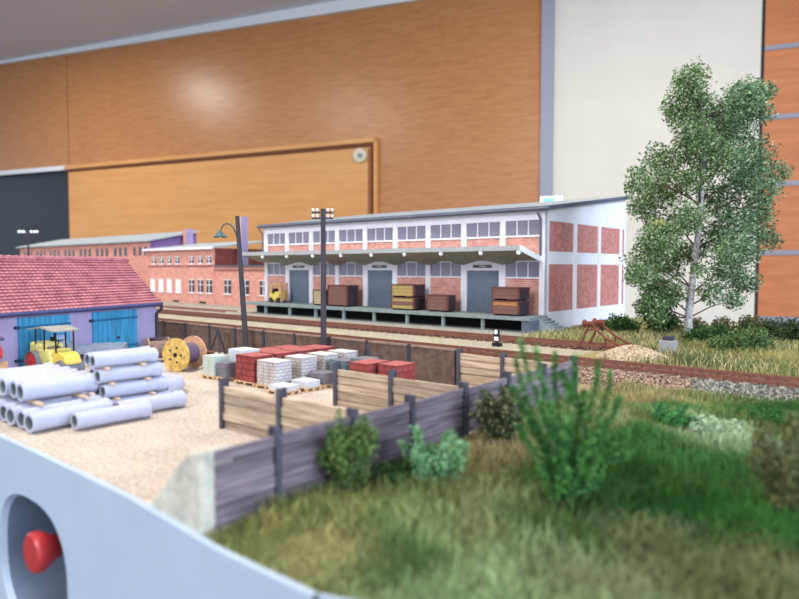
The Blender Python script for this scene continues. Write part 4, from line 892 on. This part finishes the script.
# birch: crown blobs set out by the picture at the trunk's distance
TA, TB = -12.92, 45.3; tb_ = XY(TA, TB); tY = tb_.y
t = thing('birch_tree', 'tall birch with loose green crown and white trunk', 'tree', TA, TB, .35); t.rotation_euler = (0, 0, 0)
def tp(u, v): x = (u-399.5)/650*tY-tb_.x; z = 4.8+tY*((299.5-v)/650-math.tan(R(2.77)))/(1+((299.5-v)/650)*math.tan(R(2.77))); return x, z-.35
cb = [(745,95,20),(762,90,12),(735,112,18),(700,140,20),(684,150,18),(716,140,20),(695,178,16),(722,210,20),(675,222,20),(652,240,18),(750,175,20),(728,246,20),(756,205,18),(700,250,12),(640,275,14),(672,290,18),(640,205,16),(688,78,20),(683,100,24),(700,108,22),(690,128,22),(672,112,14),(738,100,22),(752,92,15),(722,118,20),(757,112,14),(735,130,20),(660,160,22),(640,178,17),(672,182,24),(655,196,22),(632,188,10),(705,160,22),(725,158,22),(750,155,24),(775,172,16),(763,190,18),(735,185,20),(712,195,18),(690,215,20),(755,222,20),(770,238,14),(737,225,22),(715,235,18),(660,236,22),(645,262,22),(668,262,22),(632,275,10),(655,287,18),(685,250,16),(655,305,15),(727,268,22),(745,280,18),(712,290,16),(735,298,13),(700,268,10),(660,316,12),(650,218,10),(676,80,8),(745,250,18)]
bl_ = []
for i, (u, v, r_) in enumerate(cb):
    x, z = tp(u-1, v+1 if v < 200 else v+2); rr = r_*1.06/650*tY; dy_ = ((i*37) % 11-5)*.42*(1 if v < 280 else .6); f_ = 1+dy_/tY; bl_.append(((tb_.x+x)*f_-tb_.x, dy_, (z+.35-4.8)*f_+4.8-.35, rr*.92))
P_, k_, q_ = blobpts(bl_, 52000, .25)
tc_ = np.array([L(c) for c in ((112,138,96), (92,120,84), (132,156,116), (78,102,66), (150,172,138))])
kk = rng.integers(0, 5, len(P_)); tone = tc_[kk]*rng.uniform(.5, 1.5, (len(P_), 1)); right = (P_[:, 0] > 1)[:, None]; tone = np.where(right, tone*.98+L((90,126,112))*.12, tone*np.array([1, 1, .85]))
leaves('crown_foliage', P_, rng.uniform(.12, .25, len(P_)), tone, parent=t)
P2, _, _ = blobpts([(*[tp(650, 226)[0], -1.2, tp(650, 226)[1]], .45)], 220, .1); leaves('yellow_foliage', P2, rng.uniform(.15, .28, len(P2)), np.tile(L((206, 200, 110)), (len(P2), 1)), parent=t)
tr = [(690, 341), (689, 320), (691, 295), (694, 262), (698, 225), (699, 190), (701, 160), (700, 130), (696, 100), (690, 72)]
MB().tube([(tp(u, v)[0], .0, tp(u, v)[1]) for u, v in tr], [.32, .26, .23, .2, .19, .17, .14, .1, .07, .03], 12).build('trunk', 'trunk', t, smooth=True)
for i, (u, v, r_) in enumerate(cb):
    x, y, z, rr = bl_[i]; vs = min(v+26, 318); x0 = np.interp(-vs, [-q__[1] for q__ in tr], [tp(*q__)[0] for q__ in tr]); z0 = tp(0, vs)[1]
    m1 = ((x0+x)/2, y*.6, z0*.45+z*.55+.1)
    if i % 2 == 0 or r_ > 21: MB().tube([(x0, 0, z0), m1, (x, y, z)], [.06, .04, .015], 6).build('branch', 'twig', t)
# generic shrubs
def shrub(name, label, A, B, z, blobs, n_, size, cols, cat='shrub', stems=5, smin=.5):
    t_ = thing(name, label, cat, A, B, z); t_.rotation_euler = (0, 0, 0); P_, k_, q_ = blobpts(blobs, n_, .15)
    P_[:, 2] = np.maximum(P_[:, 2], .02); cc = np.array([L(c) for c in cols])[rng.integers(0, len(cols), n_)]*rng.uniform(.75, 1.2, (n_, 1))
    leaves('foliage', P_, rng.uniform(size*smin, size, n_), cc, parent=t_)
    for i in range(stems):
        b_ = blobs[i % len(blobs)]; MB().tube([(0, 0, -.1), (b_[0]*.5, b_[1]*.5, b_[2]*.45), (b_[0], b_[1], b_[2])], [.05, .035, .012], 6).build('stem', 'twig', t_)
    return t_
hz = lambda a, b_: float(height(np.array([a]), np.array([b_]))[0])
DG = [(60,92,50), (80,112,60), (46,74,42)]; MG = [(104,138,80), (84,120,66), (126,154,96)]
shrub('bush', 'dense dark green bush at the warehouse gable foot', -17.6, 44.8, hz(-17.6, 44.8), [(-.9,0,.5,.7), (.1,.1,.7,.85), (1.0,0,.5,.7), (.5,-.3,.9,.5)], 2600, .24, DG)
shrub('bush', 'tall dark shrub growing at the foot of the birch on its left', -15.2, 46.2, hz(-15.2, 46.2), [(0,0,1.0,1.1), (-.8,0,1.9,1.0), (.4,.2,2.4,1.1), (-.2,-.2,3.0,.9), (.9,0,.9,.8)], 5200, .26, [(52,78,40), (70,98,52), (92,118,66)])
shrub('bush', 'low green bush right of the birch trunk', -11.2, 42.3, hz(-11.2, 42.3), [(0,0,.5,.75), (1.0,.2,.5,.8), (-.7,0,.4,.6)], 2400, .22, DG)
shrub('bush', 'wide mid-green bush in the verge right of the concrete box', -8.6, 39.0, hz(-8.6, 39), [(0,0,.5,.8), (1.1,.2,.6,.9), (-1,0,.4,.7), (.5,0,.9,.6)], 3000, .22, [(96,122,72), (116,138,84), (74,100,58)])
shrub('bush', 'dark spreading bush behind the verge grass near the right wall', -8.2, 45.5, hz(-8.2, 45.5), [(-1.5,0,.6,.9), (0,0,.7,1.0), (1.6,.2,.7,1.0), (3.1,0,.5,.9)], 3600, .25, [(48,68,42), (62,84,48), (80,92,60)])
shrub('bush', 'bushy green plant at the right edge beyond the track', -1.5, 38.5, hz(-1.5, 38.5), [(0,0,.5,.7), (.9,0,.5,.7)], 1500, .22, MG)
shrub('bush', 'brownish bush below the orange panels beyond the verge', -5.0, 50, hz(-5, 50), [(-2,0,.1,.55), (0,0,.1,.6), (2,0,.1,.6), (4,.2,.1,.6)], 2000, .28, [(84,76,60), (100,96,66), (70,76,52)])
shrub('bush', 'faint brown scrub between warehouse and birch', -13.8, 50, hz(-13.8, 50), [(-2,0,.6,.9), (0,0,.5,.8), (2,0,.5,.8), (4,0,.6,.9)], 2600, .28, [(120,112,80), (100,98,66), (140,132,92)])
# conifer-like shrub against the fence with upright sprays
def spray_plant(name, label, A, B, z, stems, n_leaf, ls, cols, thick=.03, cat='plant', droop=.3, spread=.14):
    t_ = thing(name, label, cat, A, B, z); t_.rotation_euler = (0, 0, 0); PP = []
    for st_ in stems:
        pts_ = [Vector(p) for p in st_]; MB().tube(pts_, [thick*(1-.8*i/(len(pts_)-1)) for i in range(len(pts_))], 6).build('stem', 'stemgreen', t_)
        ar = np.array([tuple(p) for p in pts_]); s_ = rng.uniform(.08, 1, n_leaf)*(len(pts_)-1); i0 = np.minimum(s_.astype(int), len(pts_)-2); f_ = (s_-i0)[:, None]
        base = ar[i0]*(1-f_)+ar[i0+1]*f_; w_ = spread*(1.15-.8*(s_/(len(pts_)-1)))[:, None]; PP.append(base+rng.normal(size=(n_leaf, 3))*w_)
    P_ = np.concatenate(PP); P_[:, 2] = np.maximum(P_[:, 2], .01); cc = np.array([L(c) for c in cols])[rng.integers(0, len(cols), len(P_))]*rng.uniform(.7, 1.25, (len(P_), 1))
    leaves('foliage', P_, rng.uniform(ls*.5, ls, len(P_)), cc, parent=t_); return t_
M['stemgreen'] = mat('stem_green', (64, 92, 48), .8)
a0, b0 = g0(572, 500); base = XY(a0, b0); bz = hz(a0, b0)
def pp3(u, v, dy=0):
    Y = base.y+dy; return ((u-399.5)/650*Y-base.x, dy, 4.8-bz+Y*((299.5-v)/650-math.tan(R(2.77)))/(1+((299.5-v)/650)*math.tan(R(2.77))))
stems = []
for i, (u1, v1, u2, v2, dy) in enumerate(((548,420,520,338,0), (540,430,516,358,.3), (556,420,536,345,-.2), (545,440,512,385,.1), (560,410,556,352,.25), (570,400,575,356,-.1), (580,400,562,372,.2), (590,410,600,362,0), (600,420,612,372,.2), (605,430,622,395,-.2), (560,440,540,400,-.3), (585,450,610,420,-.3), (600,450,628,430,.1), (575,430,585,390,.35), (550,450,528,410,.2), (565,450,570,420,-.4), (540,455,520,425,-.1), (610,460,640,450,.2))):
    p0 = pp3(572+(i % 5-2)*7, 505, dy*.3); p1 = pp3((572+u1)/2+(u1-572)*.15, (505+v1)/2, dy*.6); p2 = pp3(u1, v1, dy); p3 = pp3((u1+u2)/2+(1 if u2 > u1 else -1)*3, (v1+v2)/2, dy*1.2); p4 = pp3(u2, v2, dy*1.4)
    stems.append((p0, p1, p2, p3, p4))
spray_plant('plume_plant', 'tall blurred green feathery plant in the foreground right of the fence', a0, b0, bz, stems, 620, .1, [(86,142,72), (64,122,58), (112,164,92), (44,90,44)], .03, spread=.085)
rs = random.Random(4)
def rstems(n_, h_, sp, rs=rs):
    out = []
    for i in range(n_):
        a = rs.uniform(0, 6.28); r_ = rs.uniform(.3, 1)*sp; hh = h_*rs.uniform(.6, 1)*(1-.25*r_/sp); out.append(((0, 0, 0), (r_*.35*math.cos(a), r_*.35*math.sin(a), hh*.4), (r_*.75*math.cos(a), r_*.75*math.sin(a), hh*.75), (r_*math.cos(a), r_*math.sin(a), hh)))
    return out
def sp2(name, label, u, v, n_, h_, sp, nl, ls, cols, spread=.12):
    a, b_ = g0(u, v, -.1); a = max(a, -10.0); return spray_plant(name, label, a, b_, hz(a, b_), rstems(n_, h_, sp), nl, ls, cols, .025, spread=spread)
sp2('juniper_shrub', 'dark olive-green shrub against the fence left of the pale bush', 346, 487, 34, 2.2, .75, 230, .11, [(112,140,78), (84,112,60), (140,160,92), (60,84,46)])
sp2('leafy_bush', 'pale mint-green leafy bush in front of the fence middle', 432, 484, 24, 1.6, .85, 140, .12, [(120,170,120), (96,146,96), (150,192,146)])
sp2('low_plant', 'dark green low plant at the fence foot between the two bushes', 392, 482, 12, .6, .6, 110, .12, [(48,78,40), (64,96,52)])
sp2('dark_shrub', 'dark small-leaved shrub with pale specks by the fence', 500, 446, 34, 2.0, .8, 240, .11, [(60,78,52), (86,98,66), (150,150,110), (44,56,40)], .13)
sp2('brown_bush', 'brownish green blurred bush cut by the right edge', 784, 522, 34, 2.3, .8, 170, .12, [(104,110,70), (84,96,58), (126,124,84)], .14)
sp2('low_plant', 'deep green plant near the right edge below the track', 776, 428, 16, .9, 1.0, 150, .14, [(56,110,54), (44,92,44), (80,130,70)])
sp2('low_plant', 'bright green tuft plant in the meadow right of the plume', 668, 428, 14, .8, 1.0, 120, .16, [(70,134,74), (90,150,90)])
sp2('low_plant', 'silvery pale green tuft in the meadow below the ballast', 712, 436, 12, .6, 1.0, 120, .16, [(176,196,160), (156,180,140)])
